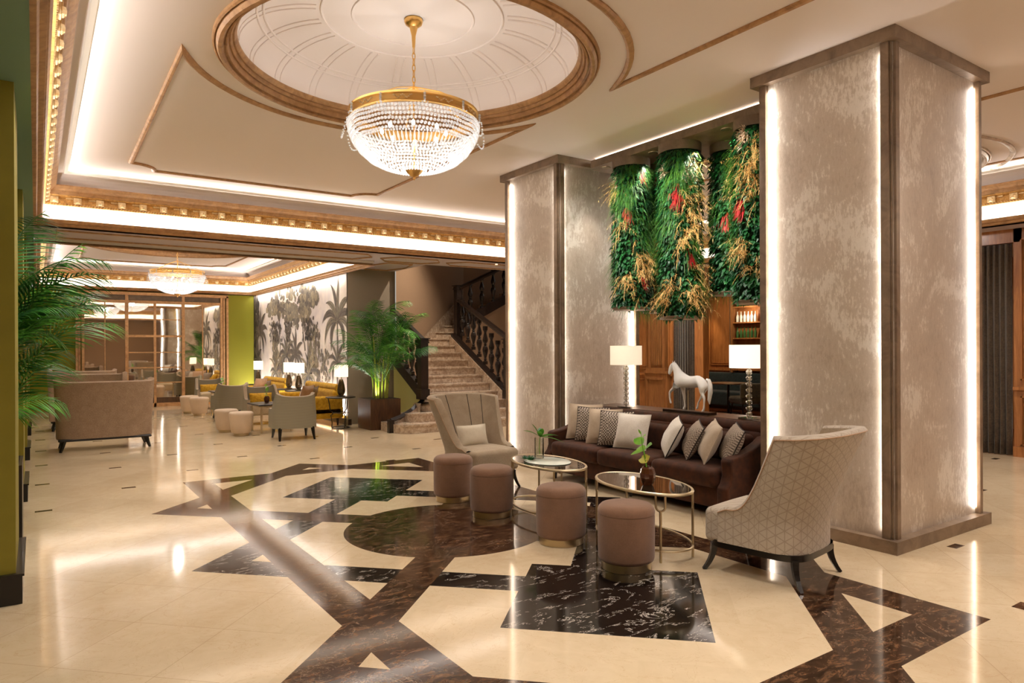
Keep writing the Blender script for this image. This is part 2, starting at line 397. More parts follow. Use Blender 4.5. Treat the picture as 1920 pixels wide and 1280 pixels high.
M['velvet'] = fabric('rose_brown_velvet', (136, 102, 80), (112, 82, 62), 300, 0.25, 0.85, 0.15)
M['sofa'] = fabric('chocolate_velvet', (74, 38, 16), (46, 22, 9), 12, 0.06, 0.7, 0.05)
M['beige'] = fabric('beige_weave', (176, 158, 134), (142, 122, 98), 240, 0.2)
M['tri'] = triangle_fabric('triangle_weave', (182, 168, 150), (112, 92, 72))
M['triuv'] = triangle_fabric('triangle_weave_back', (182, 168, 150), (112, 92, 72), True)
M['loveseat'] = fabric('taupe_tweed', (168, 144, 120), (134, 110, 88), 120, 0.1)
M['stripe'] = stripe_fabric('grey_green_stripe', (142, 134, 112), (118, 110, 90))
M['seatgrey'] = fabric('oatmeal_seat', (190, 172, 140), (164, 144, 112), 160)
M['mustard'] = fabric('mustard_velvet', (204, 160, 44), (162, 118, 18), 20, 0.08, 0.75, 0.05)
M['cream_leather'] = simple('cream_leather', (204, 182, 156), 0.45, var=0.05)
M['c_beige'] = fabric('sand_linen', (196, 178, 156), (168, 148, 124), 260)
M['c_white'] = fabric('ivory_weave', (226, 218, 206), (204, 194, 180), 140)
M['c_cream'] = fabric('cream_linen', (218, 206, 184), (196, 182, 158), 260)
M['c_hound'] = check_fabric('houndstooth', (182, 168, 152), (70, 56, 46), 62)
M['c_hound2'] = check_fabric('fine_check', (176, 160, 142), (88, 72, 60), 80)
M['c_pink'] = fabric('blush_linen', (186, 150, 118), (158, 122, 92), 200)
M['piping'] = simple('dark_piping', (40, 30, 26), 0.8)
M['shade'] = simple('lamp_shade_linen', (245, 236, 218), 0.8, emit=(255, 236, 208), estr=1.0)
M['shade_dim'] = simple('lamp_shade_ivory', (236, 224, 200), 0.8, emit=(250, 234, 206), estr=0.5)
M['crystal'] = crystal_mat('cut_crystal')
def clear(name, c=(0.97, 0.98, 0.96), g=0.12):
    m, nt, p = new_mat(name); tp = nt.nodes.new('ShaderNodeBsdfTransparent'); tp.inputs[0].default_value = (*c, 1)
    gl = nt.nodes.new('ShaderNodeBsdfGlossy'); gl.inputs['Roughness'].default_value = 0.03; lw = nt.nodes.new('ShaderNodeLayerWeight'); lw.inputs[0].default_value = 0.25
    mx = nt.nodes.new('ShaderNodeMixShader'); nt.links.new((Nd(nt, lw.outputs['Fresnel'])*0.8+g*0.5).s, mx.inputs[0]); nt.links.new(tp.outputs[0], mx.inputs[1]); nt.links.new(gl.outputs[0], mx.inputs[2])
    nt.links.new(mx.outputs[0], nt.nodes['Material Output'].inputs[0]); return m
M['glass'] = clear('clear_glass')
M['glassball'] = clear('crystal_glass', (0.93, 0.92, 0.9), 0.5)
M['smoke'] = simple('smoked_glass', (104, 86, 62), 0.06, trans=0.6, ior=1.5)
M['amber'] = simple('amber_glass', (96, 52, 30), 0.08, trans=0.35, ior=1.5)
M['tabletop'] = simple('smoked_mirror_glass', (120, 100, 78), 0.03, 0.9)
M['mirror'] = None
M['plaster'] = simple('white_plaster_figure', (236, 234, 230), 0.5, bmp=0.2, bscale=30)
M['stone'] = None
M['led'] = simple('led_diffuser', (255, 250, 240), 0.5, emit=(255, 240, 220), estr=5.0)
M['lens'] = simple('lit_downlight_lens', (255, 250, 240), 0.5, emit=(255, 240, 215), estr=20.0)
M['bulb'] = simple('lit_bulb', (255, 250, 240), 0.5, emit=(255, 244, 226), estr=10.0)
M['palm'] = leaf_mat('palm_green', (92, 156, 44), (38, 98, 28))
M['palm2'] = leaf_mat('deep_palm_green', (56, 116, 40), (24, 70, 26))
M['cane'] = simple('palm_cane', (150, 156, 62), 0.5, var=0.25, vscale=20)
M['ivy'] = leaf_mat('ivy_green', (40, 112, 52), (12, 58, 30))
M['fern'] = leaf_mat('fern_green', (90, 140, 44), (36, 92, 28))
M['straw'] = leaf_mat('dried_gold', (236, 200, 130), (206, 160, 86), 0.6)
M['red'] = leaf_mat('crimson_bloom', (204, 34, 30), (140, 14, 20), 0.6)
M['pale'] = leaf_mat('pale_bloom', (245, 228, 205), (222, 190, 150), 0.6)
M['lime'] = leaf_mat('lime_leaf', (150, 205, 60), (90, 165, 30), 0.35, 0.35)
M['lemon'] = leaf_mat('yellow_leaf', (228, 220, 110), (196, 190, 70), 0.4, 0.3)
M['core'] = simple('moss_core', (22, 48, 22), 0.9)
M['soil'] = simple('dark_soil', (40, 30, 22), 0.9)
M['teal_velvet'] = fabric('dark_teal_velvet', (30, 46, 48), (16, 26, 28), 20)
M['oliveseat'] = fabric('dark_olive_velvet', (70, 58, 26), (44, 36, 16), 20)
M['curtain'] = fabric('bronze_curtain', (92, 76, 58), (62, 48, 36), 40, 0.4, 0.6, 0.05)
def mk_mirror():
    m, nt, p = new_mat('antique_mirror'); p.inputs['Metallic'].default_value = 1.0; p.inputs['Roughness'].default_value = 0.02
    p.inputs['Base Color'].default_value = (0.82, 0.76, 0.66, 1); g = coord(nt, 'Object'); n = noise(nt, 0.9, 1, 0.4, g); bump(nt, p, n.outputs[0], 0.06, 0.05); return m
M['mirror'] = mk_mirror()
def mk_stone():
    m, nt, p = new_mat('stair_marble'); g = nt.nodes.new('ShaderNodeNewGeometry')
    n = noise(nt, 9, 8, 0.75, g.outputs['Position'], 1.6)
    nt.links.new(ramp(nt, n.outputs[0], [(0.3, s2l((128, 104, 88))), (0.5, s2l((182, 160, 138))), (0.68, s2l((216, 200, 180)))]), p.inputs['Base Color'])
    p.inputs['Roughness'].default_value = 0.18; return m
M['stone'] = mk_stone()
# ------------------------------------------------------------ room shell
def quad_obj(name, pts, mat, label=None):
    mb = MB(); mb.add(pts, [tuple(range(len(pts)))]); return struct(mb.build(name, mat, smooth=False), label)
def boxs(name, x0, x1, y0, y1, z0, z1, mat, label=None):
    return struct(MB().box(x0, x1, y0, y1, z0, z1).build(name, mat, smooth=False), label)
boxs('floor', -1.6, 11.42, -3.4, 21.3, -0.1, 0.0, M['floor'], 'polished cream marble floor inlaid with brown and black bands')
boxs('floor', 11.42, 15.2, 2.0, 14.0, -0.1, 0.0, M['redwood'], 'polished red-brown wooden floor of the bar room')

def sweep_rect(name, Tr, prof, mat, label=None, closed_rect=True, sides=None):
    """prof = [(inset, z)]; mitred loop around the rectangle"""
    x0, x1, y0, y1 = Tr; vs = []; fs = []
    for d, z in prof: vs += [(x0+d, y0+d, z), (x1-d, y0+d, z), (x1-d, y1-d, z), (x0+d, y1-d, z)]
    for j in range(len(prof)-1):
        for i in range(4):
            k = (i+1) % 4; fs.append((j*4+i, j*4+k, (j+1)*4+k, (j+1)*4+i))
    mb = MB(); mb.add(vs, fs); o = mb.build(name, mat, smooth=False, weld=False); return struct(o, label)

def tray(Tr, zs, zc, tag_):
    dz = zs-3.19; k = (zc-zs)/(3.935-3.19)
    Z = lambda z: zs+(z-3.19)*k
    sweep_rect('trim', Tr, [(0, Z(3.19)), (0.0, Z(3.21)), (0.03, Z(3.215)), (0.045, Z(3.25)), (0.085, Z(3.26)), (0.1, Z(3.295)), (0.085, Z(3.295)), (0.075, Z(3.25)), (0.012, Z(3.235))], M['bronze'], 'bronze lower moulding around the '+tag_)
    sweep_rect('ceiling', Tr, [(0.012, Z(3.235)), (0.015, Z(3.40)), (0.05, Z(3.46)), (0.108, Z(3.478))], M['white'], 'white lit cove band around the '+tag_)
    sweep_rect('trim', Tr, [(0.108, Z(3.478)), (0.125, Z(3.482)), (0.125, Z(3.50)), (0.11, Z(3.505)), (0.10, Z(3.585)), (0.16, Z(3.60)), (0.165, Z(3.615))], M['gold'], 'gilded frieze around the '+tag_)
    sweep_rect('trim', Tr, [(0.165, Z(3.615)), (0.18, Z(3.62)), (0.19, Z(3.66)), (0.225, Z(3.69)), (0.25, Z(3.72)), (0.245, Z(3.735)), (0.2, Z(3.72)), (0.12, Z(3.66))], M['bronze'], 'bronze crown moulding around the '+tag_)
    cv = [(0.12, Z(3.66))]+[(0.12+0.205*(1-math.cos(t*PI/2/6)), Z(3.66)+ (Z(3.88)-Z(3.66))*math.sin(t*PI/2/6)) for t in range(1, 7)]
    sweep_rect('ceiling', Tr, cv, M['cream'], 'concave cream band around the '+tag_)
    sweep_rect('trim', Tr, [(0.295, Z(3.935)), (0.295, Z(3.88)), (0.325, Z(3.88)), (0.335, Z(3.865)), (0.372, Z(3.87)), (0.386, Z(3.90)), (0.37, Z(3.90))], M['white'], 'slim white bead around the '+tag_)
    # rosettes and rope along the frieze
    x0, x1, y0, y1 = Tr; mb = MB(); rp = MB()
    def ros(Mx):
        mb.box(-0.045, 0.045, -0.012, 0.05, Z(3.512), Z(3.592), Mx)
        mb.lathe([(0.0, -0.03), (0.026, -0.022), (0.03, 0.0), (0.022, 0.022), (0.0, 0.03)], (0, 0.055, Z(3.55)), 6, Mx)
        mb.box(-0.13, -0.05, 0.0, 0.018, Z(3.572), Z(3.59), Mx)
        for dx in (-0.017, 0.017): mb.lathe([(0.0, -0.012), (0.012, 0.0), (0.0, 0.012)], (dx, 0.06, Z(3.525)), 5, Mx)
    def rope(Mx): rp.add([(-0.014, 0, -0.006), (0.010, 0, -0.006), (0.026, 0.004, 0.026), (0.002, 0.004, 0.026), (-0.004, 0.034, 0.0), (0.012, 0.034, 0.024)],
                         [(0,1,4), (1,2,5,4), (2,3,5), (3,0,4,5)], Mx)
    def run(p, q, inward, first, ext):
        d = Vector(q)-Vector(p); L = d.length; u = d.normalized(); n = int(L/0.26)
        rot = Matrix((( u.x, inward[0], 0, 0), (u.y, inward[1], 0, 0), (0, 0, 1, 0), (0, 0, 0, 1)))
        for i in range(n):
            c = Vector(p)+u*(0.13+i*(L-0.26)/max(1, n-1)); ros(Matrix.Translation((c.x, c.y, 0)) @ rot)
        m = int(L/0.034)
        for i in range(m):
            c = Vector(p)+u*(0.017+i*0.034); rope(Matrix.Translation((c.x, c.y, Z(3.486))) @ rot)
    a = 0.10
    run((x0+a, y1-a), (x1-a, y1-a), (0, -1), 0, 0); run((x0+a, y0+a), (x0+a, y1-a), (1, 0), 0, 0)
    run((x1-a, y0+a), (x1-a, y1-a), (-1, 0), 0, 0)
    struct(mb.build('trim', M['gold_light'], smooth=False), 'pale gilt rosettes on the frieze around the '+tag_)
    o = rp.build('trim', M['gold_light'], smooth=False); struct(o, 'pale gilt rope bead around the '+tag_)
    return Z

tray(T1, ZS, ZC, 'lobby ceiling'); tray(T2, ZS2, ZC2, 'lounge ceiling')

def dome(c, zc, R0=1.40, R1=1.56, zt=None, gold='bronze', n=96, nrib=20, tag_='lobby'):
    zt = zt or zc+0.42
    prof = [(R1+0.022, 0.0), (R1+0.02, -0.02), (R1+0.008, -0.03), (R1-0.004, -0.02), (R1-0.006, -0.035), (R1-0.022, -0.062), (R1-0.045, -0.066), (R1-0.058, -0.05), (R1-0.06, -0.028), (R1-0.072, -0.024), (R1-0.076, -0.036), (R1-0.088, -0.038), (R1-0.095, -0.01), (R1-0.098, 0.012), (R1-0.112, 0.008), (R1-0.122, 0.018), (R1-0.125, 0.04), (R1-0.14, 0.038), (R1-0.15, 0.05), (R0, 0.07), (R0, 0.085)]
    mb = MB(); mb.lathe(prof, (c[0], c[1], zc), n, cap=False)
    struct(mb.build('trim', M[gold], angle=15), 'large round stepped moulding around the %s dome' % tag_)
    h = zt-zc-0.085; N = 14; pr_ = []
    flat = 0.74
    for i in range(N+1):
        t = i/N*PI/2; pr_.append((flat+(R0-flat)*math.cos(t), 0.085+h*math.sin(t)))
    mb = MB(); mb.lathe(pr_+[(0.001, 0.085+h)], (c[0], c[1], zc), n, cap=False)
    struct(mb.build('ceiling', M['cream'], angle=60), 'shallow cream dome of the %s ceiling' % tag_)
    # ribs
    rb = MB()
    def ring(r, z, w=0.011): rb.tube([(c[0]+r*math.cos(2*PI*i/72), c[1]+r*math.sin(2*PI*i/72), zc+z) for i in range(72)], w, 6, True)
    ring(0.51, 0.085+h-0.002); ring(0.76, 0.085+h-0.004)
    def at(tt): t = tt*PI/2; return flat+(R0-flat)*math.cos(t), 0.085+h*math.sin(t)-0.003
    for tt in (0.50, 0.43):
        r, z = at(tt); ring(r, z)
    for k in range(nrib):
        a0 = 2*PI*k/nrib
        for off in (-0.035, 0.035):
            pts = []
            for i in range(11):
                r, z = at(0.93*(1-i/10)+0.01); da = off/r
                pts.append((c[0]+r*math.cos(a0+da), c[1]+r*math.sin(a0+da), zc+z))
            rb.tube(pts, 0.009, 5)
    struct(rb.build('trim', M['cream']), 'fine raised ribs inside the %s dome' % tag_)
def ceiling_plane(Tr, zc, domes, name='ceiling', label=None):
    """rectangle with round openings, split into vertical strips, one per dome"""
    x0, x1, y0, y1 = Tr; x0 += 0.295; x1 -= 0.295; y0 += 0.295; y1 -= 0.295
    mb = MB(); xs = [x0]+[(a[0]+b[0])/2 for a, b in zip(domes, domes[1:])]+[x1]
    for (cx, cy, r), xa, xb in zip(domes, xs, xs[1:]):
        n = 96; ang = sorted([2*PI*i/n for i in range(n)]+[math.atan2(yy-cy, xx-cx) % (2*PI) for xx in (xa, xb) for yy in (y0, y1)])
        vi = []; vo = []
        for a in ang:
            ca, sa = math.cos(a), math.sin(a); t = 1e9
            if ca > 1e-9: t = min(t, (xb-cx)/ca)
            if ca < -1e-9: t = min(t, (xa-cx)/ca)
            if sa > 1e-9: t = min(t, (y1-cy)/sa)
            if sa < -1e-9: t = min(t, (y0-cy)/sa)
            vi.append((cx+r*ca, cy+r*sa, zc)); vo.append((cx+t*ca, cy+t*sa, zc))
        m = len(ang); mb.add(vi+vo, [(i, (i+1) % m, m+(i+1) % m, m+i) for i in range(m)])
    return struct(mb.build(name, M['cream'], smooth=False), label)
ceiling_plane(T1, ZC, [(DC[0], DC[1], 1.56), (9.3, 5.2, 1.56)], label='flat cream ceiling of the lobby')
ceiling_plane(T2, ZC2, [(DC2[0], DC2[1], 1.56)], label='flat cream ceiling of the lounge')
dome(DC, ZC, tag_='lobby'); dome(DC2, ZC2, tag_='lounge'); dome((9.3, 5.2), ZC, gold='silver', tag_='bar side', nrib=16)

# soffits around the trays (with gaps where the trays and stairwell open)
boxs('ceiling', -1.6, T1[0], -3.4, 21.3, ZS, ZS+0.12, M['teal'], 'green soffit along the window side')
boxs('ceiling', T1[0], 11.42, T1[3], T2[2], ZS, ZS+0.12, M['soffit'], 'mauve grey soffit beam between lobby and lounge')
boxs('ceiling', 5.25, 6.31, T2[2], 13.6, ZS, ZS+0.12, M['soffit'], 'mauve grey soffit above the planter palm')
boxs('ceiling', T1[1], 11.42, -3.4, T1[3], ZS, ZS+0.12, M['soffit'], 'soffit along the panelled wall')
boxs('ceiling', -1.6, 11.42, -3.4, -3.0, ZS, ZS+0.12, M['soffit'], 'soffit behind the viewpoint')
boxs('ceiling', T2[0], T2[1]+0.2, T2[3], 21.3, ZS2, ZS2+0.12, M['soffit'], 'soffit above the mirror')
# panel outlines on the soffit
def frame_on(name, pts, z, w=0.03, mat='bronze', label=None, closed=True, h=0.022):
    n = len(pts); mb = MB(); pr_ = [(-w/2, 0), (-w/2, -h*0.6), (-w*0.15, -h), (w*0.2, -h*0.8), (w/2, -h*0.35), (w/2, 0)]
    vs = []; fs = []
    for i, p in enumerate(pts):
        p = Vector(p[:2]); a = Vector(pts[(i-1) % n][:2]) if (closed or i > 0) else p; b = Vector(pts[(i+1) % n][:2]) if (closed or i < n-1) else p
        t1 = (p-a).normalized() if (p-a).length > 1e-6 else (b-p).normalized(); t2 = (b-p).normalized() if (b-p).length > 1e-6 else t1
        n1 = Vector((-t1.y, t1.x)); n2 = Vector((-t2.y, t2.x)); bis = (n1+n2); bis = bis.normalized() if bis.length > 1e-4 else n1
        k = min(3.0, 1/max(0.3, bis.dot(n1)))
        for u, zz in pr_: q = p+bis*u*k; vs.append((q.x, q.y, z+zz))
    m = len(pr_)
    for i in range(n if closed else n-1):
        j = (i+1) % n
        for k in range(m-1): fs.append((i*m+k, i*m+k+1, j*m+k+1, j*m+k))
    mb.add(vs, fs); return struct(mb.build(name, M[mat], angle=20), label)
def chamf(x0, x1, y0, y1, c): return [(x0+c, y0), (x1-c, y0), (x1-c, y0+c*0.6), (x1, y0+c*0.6), (x1, y1-c*0.6), (x1-c, y1-c*0.6), (x1-c, y1), (x0+c, y1), (x0+c, y1-c*.6), (x0, y1-c*.6), (x0, y0+c*.6), (x0+c, y0+c*.6)]
def hexa(x0, x1, y0, y1, c): return [(x0+c, y0), (x1-c, y0), (x1, (y0+y1)/2), (x1-c, y1), (x0+c, y1), (x0, (y0+y1)/2)]
frame_on('trim', [(0.25, 11.30), (4.75, 11.30), (4.95, 11.6), (4.75, 12.02), (0.25, 12.02)], ZS, 0.02, 'bronze', 'long panel outline on the soffit beam')
frame_on('trim', hexa(5.15, 6.35, 11.33, 11.98, 0.22), ZS, 0.02, 'bronze', 'small panel outline on the soffit beam')
frame_on('trim', hexa(6.5, 9.8, 11.33, 11.95, 0.25), ZS, 0.02, 'bronze', 'panel outline near the stair opening')
frame_on('trim', hexa(5.4, 6.2, 12.2, 13.4, 0.15), ZS, 0.02, 'bronze', 'panel outline above the palm')

# raised frames on the main ceiling
def arc(c, r, a0, a1, n=28): return [(c[0]+r*math.cos(math.radians(a0+(a1-a0)*i/n)), c[1]+r*math.sin(math.radians(a0+(a1-a0)*i/n))) for i in range(n+1)]
def spandrel(c, zc, ylo, R=1.823, far=4.95, xh=1.70, flip=1, mat='bronze', label=''):
    a = math.degrees(math.acos(xh/R))
    pts = arc(c, R, a, 180-a)
    pts = [(c[0]+(x-c[0]), c[1]+(y-c[1])*flip) for x, y in pts]
    y1 = c[1]+flip*far; k = 0.30
    pts += [(c[0]-xh+0.04, y1-flip*k)]
    pts += [(c[0]-xh+0.04+k*math.sin(t*PI/2/5), y1-flip*k*math.cos(t*PI/2/5)) for t in range(1, 6)]
    pts += [(c[0]+xh-k, y1)]
    pts += [(c[0]+xh-k*math.cos(t*PI/2/5), y1-flip*k*math.sin(t*PI/2/5)) for t in range(1, 6)]
    return frame_on('trim', pts, zc, 0.06, mat, label, h=0.03)
spandrel(DC, ZC, 0, label='bronze panel moulding between the lobby dome and the cornice')
spandrel(DC, ZC, 0, flip=-1, label='bronze panel moulding on the near side of the lobby dome')
spandrel(DC2, ZC2, 0, far=3.5, mat='bronze', label='panel moulding beyond the lounge dome')
spandrel(DC2, ZC2, 0, far=3.5, flip=-1, mat='bronze', label='panel moulding before the lounge dome')
frame_on('trim', arc((9.3, 5.2), 1.80, 0, 359, 60), ZC, 0.06, 'silver', 'silvered ring around the bar side dome')
frame_on('trim', [(7.52, -2.4), (7.52, 3.2), (7.9, 3.9), (7.9, 6.5), (7.52, 7.2), (7.52, 10.2), (10.3, 10.2), (10.3, -2.4)], ZC, 0.055, 'bronze', 'bronze outline on the bar side ceiling')

# walls
boxs('wall_back', -1.6, 0.84, 20.95, 21.1, 0, 3.1, M['olive'], 'olive green wall beside the mirror')
boxs('wall_back', 0.84, 4.55, 20.98, 21.1, 0, 3.3, M['olive'], 'olive wall behind the mirror')
boxs('wall_back', 4.55, 5.30, 20.95, 21.1, 0, 3.1, M['olive'], 'olive green wall between mirror and mural')
boxs('wall_left', -1.6, -1.5, -3.4, 21.3, 0, 3.3, M['green'], 'olive green window wall')
boxs('wall_rear', -1.6, 11.5, -3.5, -3.4, 0, 4.0, M['taupe'], 'taupe wall behind the viewpoint')
boxs('wall_right', 5.27, 5.42, 13.6, 21.1, 0, 3.7, M['greige'], 'wall carrying the mural')
boxs('wall_right', 5.27, 6.33, 13.59, 13.72, 0, 3.7, M['greige'], 'greige wall behind the planter palm')
boxs('baseboard_right', 5.20, 5.27, 13.4, 20.95, 0, 0.12, M['darkwood'], 'dark baseboard under the mural')
# stairwell
mb = MB(); mb.add([(6.31, 13.5, 0), (9.3, 15.75, 0), (9.3, 15.75, 5.2), (6.31, 13.5, 5.2)], [(0, 1, 2, 3)]); mb.add([(9.3, 15.75, 0), (13, 15.75, 0), (13, 15.75, 5.2), (9.3, 15.75, 5.2)], [(0, 1, 2, 3)])
struct(mb.build('wall_stair', M['taupe'], smooth=False), 'brown taupe wall around the staircase')
boxs('ceiling', 5.4, 13.0, 12.1, 16.0, 5.2, 5.3, M['taupe'], 'ceiling high above the staircase')
boxs('wall_stair', 6.31, 13, 12.05, 12.17, 3.3, 5.2, M['taupe'], 'upper wall over the stair opening')
boxs('wall_stair', 6.25, 6.33, 12.1, 13.6, 3.3, 5.2, M['taupe'], 'upper side wall over the stair opening')
# pillars on the window side
for i, (y0, y1) in enumerate(((5.215, 6.15), (8.66, 9.5), (11.9, 12.75), (15.3, 16.1))):
    boxs('column', -1.0, -0.105, y0, y1, 0, ZS, M['green'], ['olive green square pillar nearest the tall planter', 'second olive green pillar along the windows', 'third olive green pillar along the windows', 'olive green pillar beside the lounge'][i])
    boxs('baseboard', -1.03, -0.072, y0-0.03, y1+0.03, 0, 0.17, M['black'], 'black baseboard of an olive pillar')
    sweep = MB().box(-1.04, -0.062, y0-0.035, y1+0.035, 0.17, 0.185)
    struct(sweep.build('baseboard', M['black'], smooth=False), 'black baseboard lip of an olive pillar')
for (y0, y1) in ((6.15, 8.66), (9.5, 11.9), (12.75, 15.3), (16.1, 20.95)):
    boxs('wall_left', -0.95, -0.6, y0, y1, 2.75, ZS, M['teal'], 'green lintel above the windows')
    boxs('window', -0.85, -0.82, y0+0.05, y1-0.05, 0.5, 2.75, M['olive'], 'olive window blind')
    boxs('wall_left', -0.95, -0.75, y0, y1, 0, 0.5, M['green'], 'low olive wall under the windows')

# ---- columns between lobby and bar
def column(x0, x1, y0, y1, label):
    r = bpy.data.objects.new('column', None); COL.objects.link(r); r.location = ((x0+x1)/2, (y0+y1)/2, 0); struct(r, label)
    w, d = (x1-x0)/2, (y1-y0)/2; z0, z1 = 0.097, ZC-0.093
    MB().box(-w+0.09, w-0.09, -d+0.09, d-0.09, 0, ZC).build('core', M['col_metal'], r, smooth=False)
    for nm, a, b, e in (('cap', z1, ZC, 0.0), ('base', 0, z0, 0.0)):
        mb = MB(); mb.box(-w-e, w+e, -d-e, d+e, a, b); mb.build(nm, M['col_metal'], r, smooth=False)
    e = 0.035; t = 0.075
    for sx in (-1, 1):
        for sy in (-1, 1):
            mb = MB(); X0 = w-e; Y0 = d-e
            mb.box(*sorted((sx*(X0), sx*(X0-0.055))), *sorted((sy*(Y0-0.02-t), sy*(Y0-0.035))), z0, z1)
            mb.box(*sorted((sx*(X0-0.095), sx*(X0-0.045))), *sorted((sy*(Y0), sy*(Y0-0.055))), z0, z1)
            mb.box(*sorted((sx*(X0-0.02), sx*(X0-0.03))), *sorted((sy*(Y0-0.02), sy*(Y0-0.03))), z0, z1)
            mb.build('corner_trim', M['col_metal'], r, smooth=False)
    pin = e+0.062
    MB().box(-w+pin-0.02, -w+pin, -d+e+0.02, d-e-0.02, z0, z1).build('panel', M['panel'], r, smooth=False)
    MB().box(w-pin, w-pin+0.02, -d+e+0.02, d-e-0.02, z0, z1).build('panel', M['panel'], r, smooth=False)
    MB().box(-w+e+0.02, w-e-0.02, -d+pin-0.02, -d+pin, z0, z1).build('panel', M['panel'], r, smooth=False)
    MB().box(-w+e+0.02, w-e-0.02, d-pin, d-pin+0.02, z0, z1).build('panel', M['panel'], r, smooth=False)
    return r
CN = (5.24, 6.86, 2.60, 3.86); CF = (5.31, 6.80, 6.70, 7.99)
column(*CN, 'wide square column with pale metallic panels beside the patterned armchair')
column(*CF, 'wide square column with pale metallic panels beside the staircase')
def led_v(x, y, d, pw): area('column_led', (x, y, ZC/2), d, 0.03, ZC-0.3, pw, WHITE, (-d[1], d[0], 0))
# strips tucked behind the corner trims, shining back across the recessed panels
led_v(CN[0]+0.060, CN[3]-0.140, (1.0, -1, 0), 14); led_v(CN[0]+0.060, CN[2]+0.140, (0.5, 1, 0), 3.5)
led_v(CN[1]-0.140, CN[2]+0.060, (-0.38, 1, 0), 14); led_v(CN[0]+0.140, CN[2]+0.060, (1, 0.5, 0), 1.0)
led_v(CF[0]+0.060, CF[3]-0.140, (1.5, -1, 0), 15); led_v(CF[0]+0.060, CF[2]+0.140, (0.5, 1, 0), 4)
led_v(CF[1]-0.140, CF[2]+0.060, (-0.9, 1, 0), 16); led_v(CF[0]+0.140, CF[2]+0.060, (1, 0.5, 0), 4)
# ---- bronze ceiling box with downlights
bx = bpy.data.objects.new('beam', None); COL.objects.link(bx); bx.location = (6.3, 5.28, ZC); struct(bx, 'bronze ceiling box holding the hanging gardens between the columns')
MB().box(-0.50, 0.62, -1.40, 1.37, -0.115, -0.022).build('casing', M['col_metal'], bx, smooth=False)
MB().box(-0.46, 0.58, -1.35, 1.32, -0.022, 0.0).build('light_gap', M['led'], bx, smooth=False)
for (x, y) in ((-0.37, 1.22), (-0.37, 0.95), (-0.37, 0.42), (-0.37, -0.12), (-0.37, -0.62), (0.38, 0.3), (0.38, -0.5)):
    mb = MB(); mb.lathe([(0.042, -0.006), (0.056, -0.008), (0.058, 0.0), (0.042, 0.002)], (x, y, -0.115), 18); mb.build('downlight_ring', M['champagne'], bx)
    mb = MB(); mb.lathe([(0.0005, -0.005), (0.042, -0.005)], (x, y, -0.115), 18, cap=False); mb.build('downlight_lens', M['lens'], bx)
for (x, y, tx, ty) in ((5.9, 6.45, 5.7, 6.2), (5.93, 5.75, 5.65, 5.6), (5.93, 5.0, 5.6, 4.9), (5.93, 4.6, 5.6, 4.4), (6.6, 5.6, 6.6, 5.6)):
    spot('garden_downlight', (x, y, 3.79), (tx, ty, 0), 60, 75, SOFT, 0.7, 0.02)
for (y) in (6.3, 5.6, 4.9, 4.3): spot('garden_fill', (4.55, y, 3.89), (6.1, y, 2.7), 150, 60, WHITE, 0.8, 0.03)  # unseen spots added in front to brighten the gardens

# ---- panelled wall with the opening to the bar
XW = 11.3
def panel_wall(x, y0, y1, z0, z1, mat='oak', name='wall_right', label=None, dado=0.95):
    mb = MB(); mb.box(x, x+0.12, y0, y1, z0, z1)
    L = y1-y0; n = max(1, round(L/0.75)); w = L/n
    for i in range(n):
        a = y0+i*w+0.09; b = y0+(i+1)*w-0.09
        for (c, d) in (((z0+0.16, dado-0.1), (dado+0.12, z1-0.15)) if z0 < 0.5 else ((z0+0.08, z1-0.08),)):
            if b-a < 0.08 or d-c < 0.08: continue
            for k, (o_, t_) in enumerate(((0.0, 0.04), (0.05, 0.02))):
                a2, b2, c2, d2 = a+o_, b-o_, c+o_, d-o_; e = 0.02
                mb.box(x-t_, x, a2, b2, c2, c2+e); mb.box(x-t_, x, a2, b2, d2-e, d2); mb.box(x-t_, x, a2, a2+e, c2, d2); mb.box(x-t_, x, b2-e, b2, c2, d2)
    if z0 < 0.5:
        mb.box(x-0.04, x, y0, y1, 0, 0.14); mb.box(x-0.05, x, y0, y1, dado-0.02, dado+0.03)
    return struct(mb.build(name, M[mat], smooth=False), label)
panel_wall(XW, -3.4, 4.0, 0, ZS, label='warm oak panelled wall with dado rail')
panel_wall(XW, 10.3, 12.2, 0, ZS, label='oak panelled wall behind the far column')
panel_wall(XW, 3.9, 10.3, 3.0, ZS, label='oak panel over the bar opening')
boxs('wall_right', XW-0.03, XW+0.15, 9.46, 9.68, 0, 3.0, M['oak'], 'slim oak post of the bar opening')
# carved pilaster
p = bpy.data.objects.new('trim', None); COL.objects.link(p); p.location = (XW-0.07, 10.68, 0); struct(p, 'carved oak pilaster on a panelled pedestal')
mb = MB(); mb.box(-0.06, 0.05, -0.33, 0.33, 0, 0.98); mb.box(-0.09, 0.05, -0.36, 0.36, 0.98, 1.03); mb.box(-0.08, 0.05, -0.28, 0.28, 1.03, 1.10); mb.box(-0.01, 0.05, -0.24, 0.24, 1.10, 2.7); mb.box(-0.05, 0.0, -0.24, -0.17, 1.10, 2.7); mb.box(-0.05, 0.0, 0.17, 0.24, 1.10, 2.7); mb.box(-0.1, 0.05, -0.3, 0.3, 2.7, 2.85)
for yy in (-0.12, -0.06, 0, 0.06, 0.12): mb.box(-0.05, 0.0, yy-0.017, yy+0.017, 1.16, 2.64)
for s_ in (-1, 1): mb.box(-0.10, -0.06, s_*0.25-0.02, s_*0.25+0.02, 0.18, 0.86)
for z_ in (0.18, 0.86): mb.box(-0.10, -0.06, -0.25, 0.25, z_-0.02, z_+0.02)
mb.build('shaft', M['oak2'], p, smooth=False)
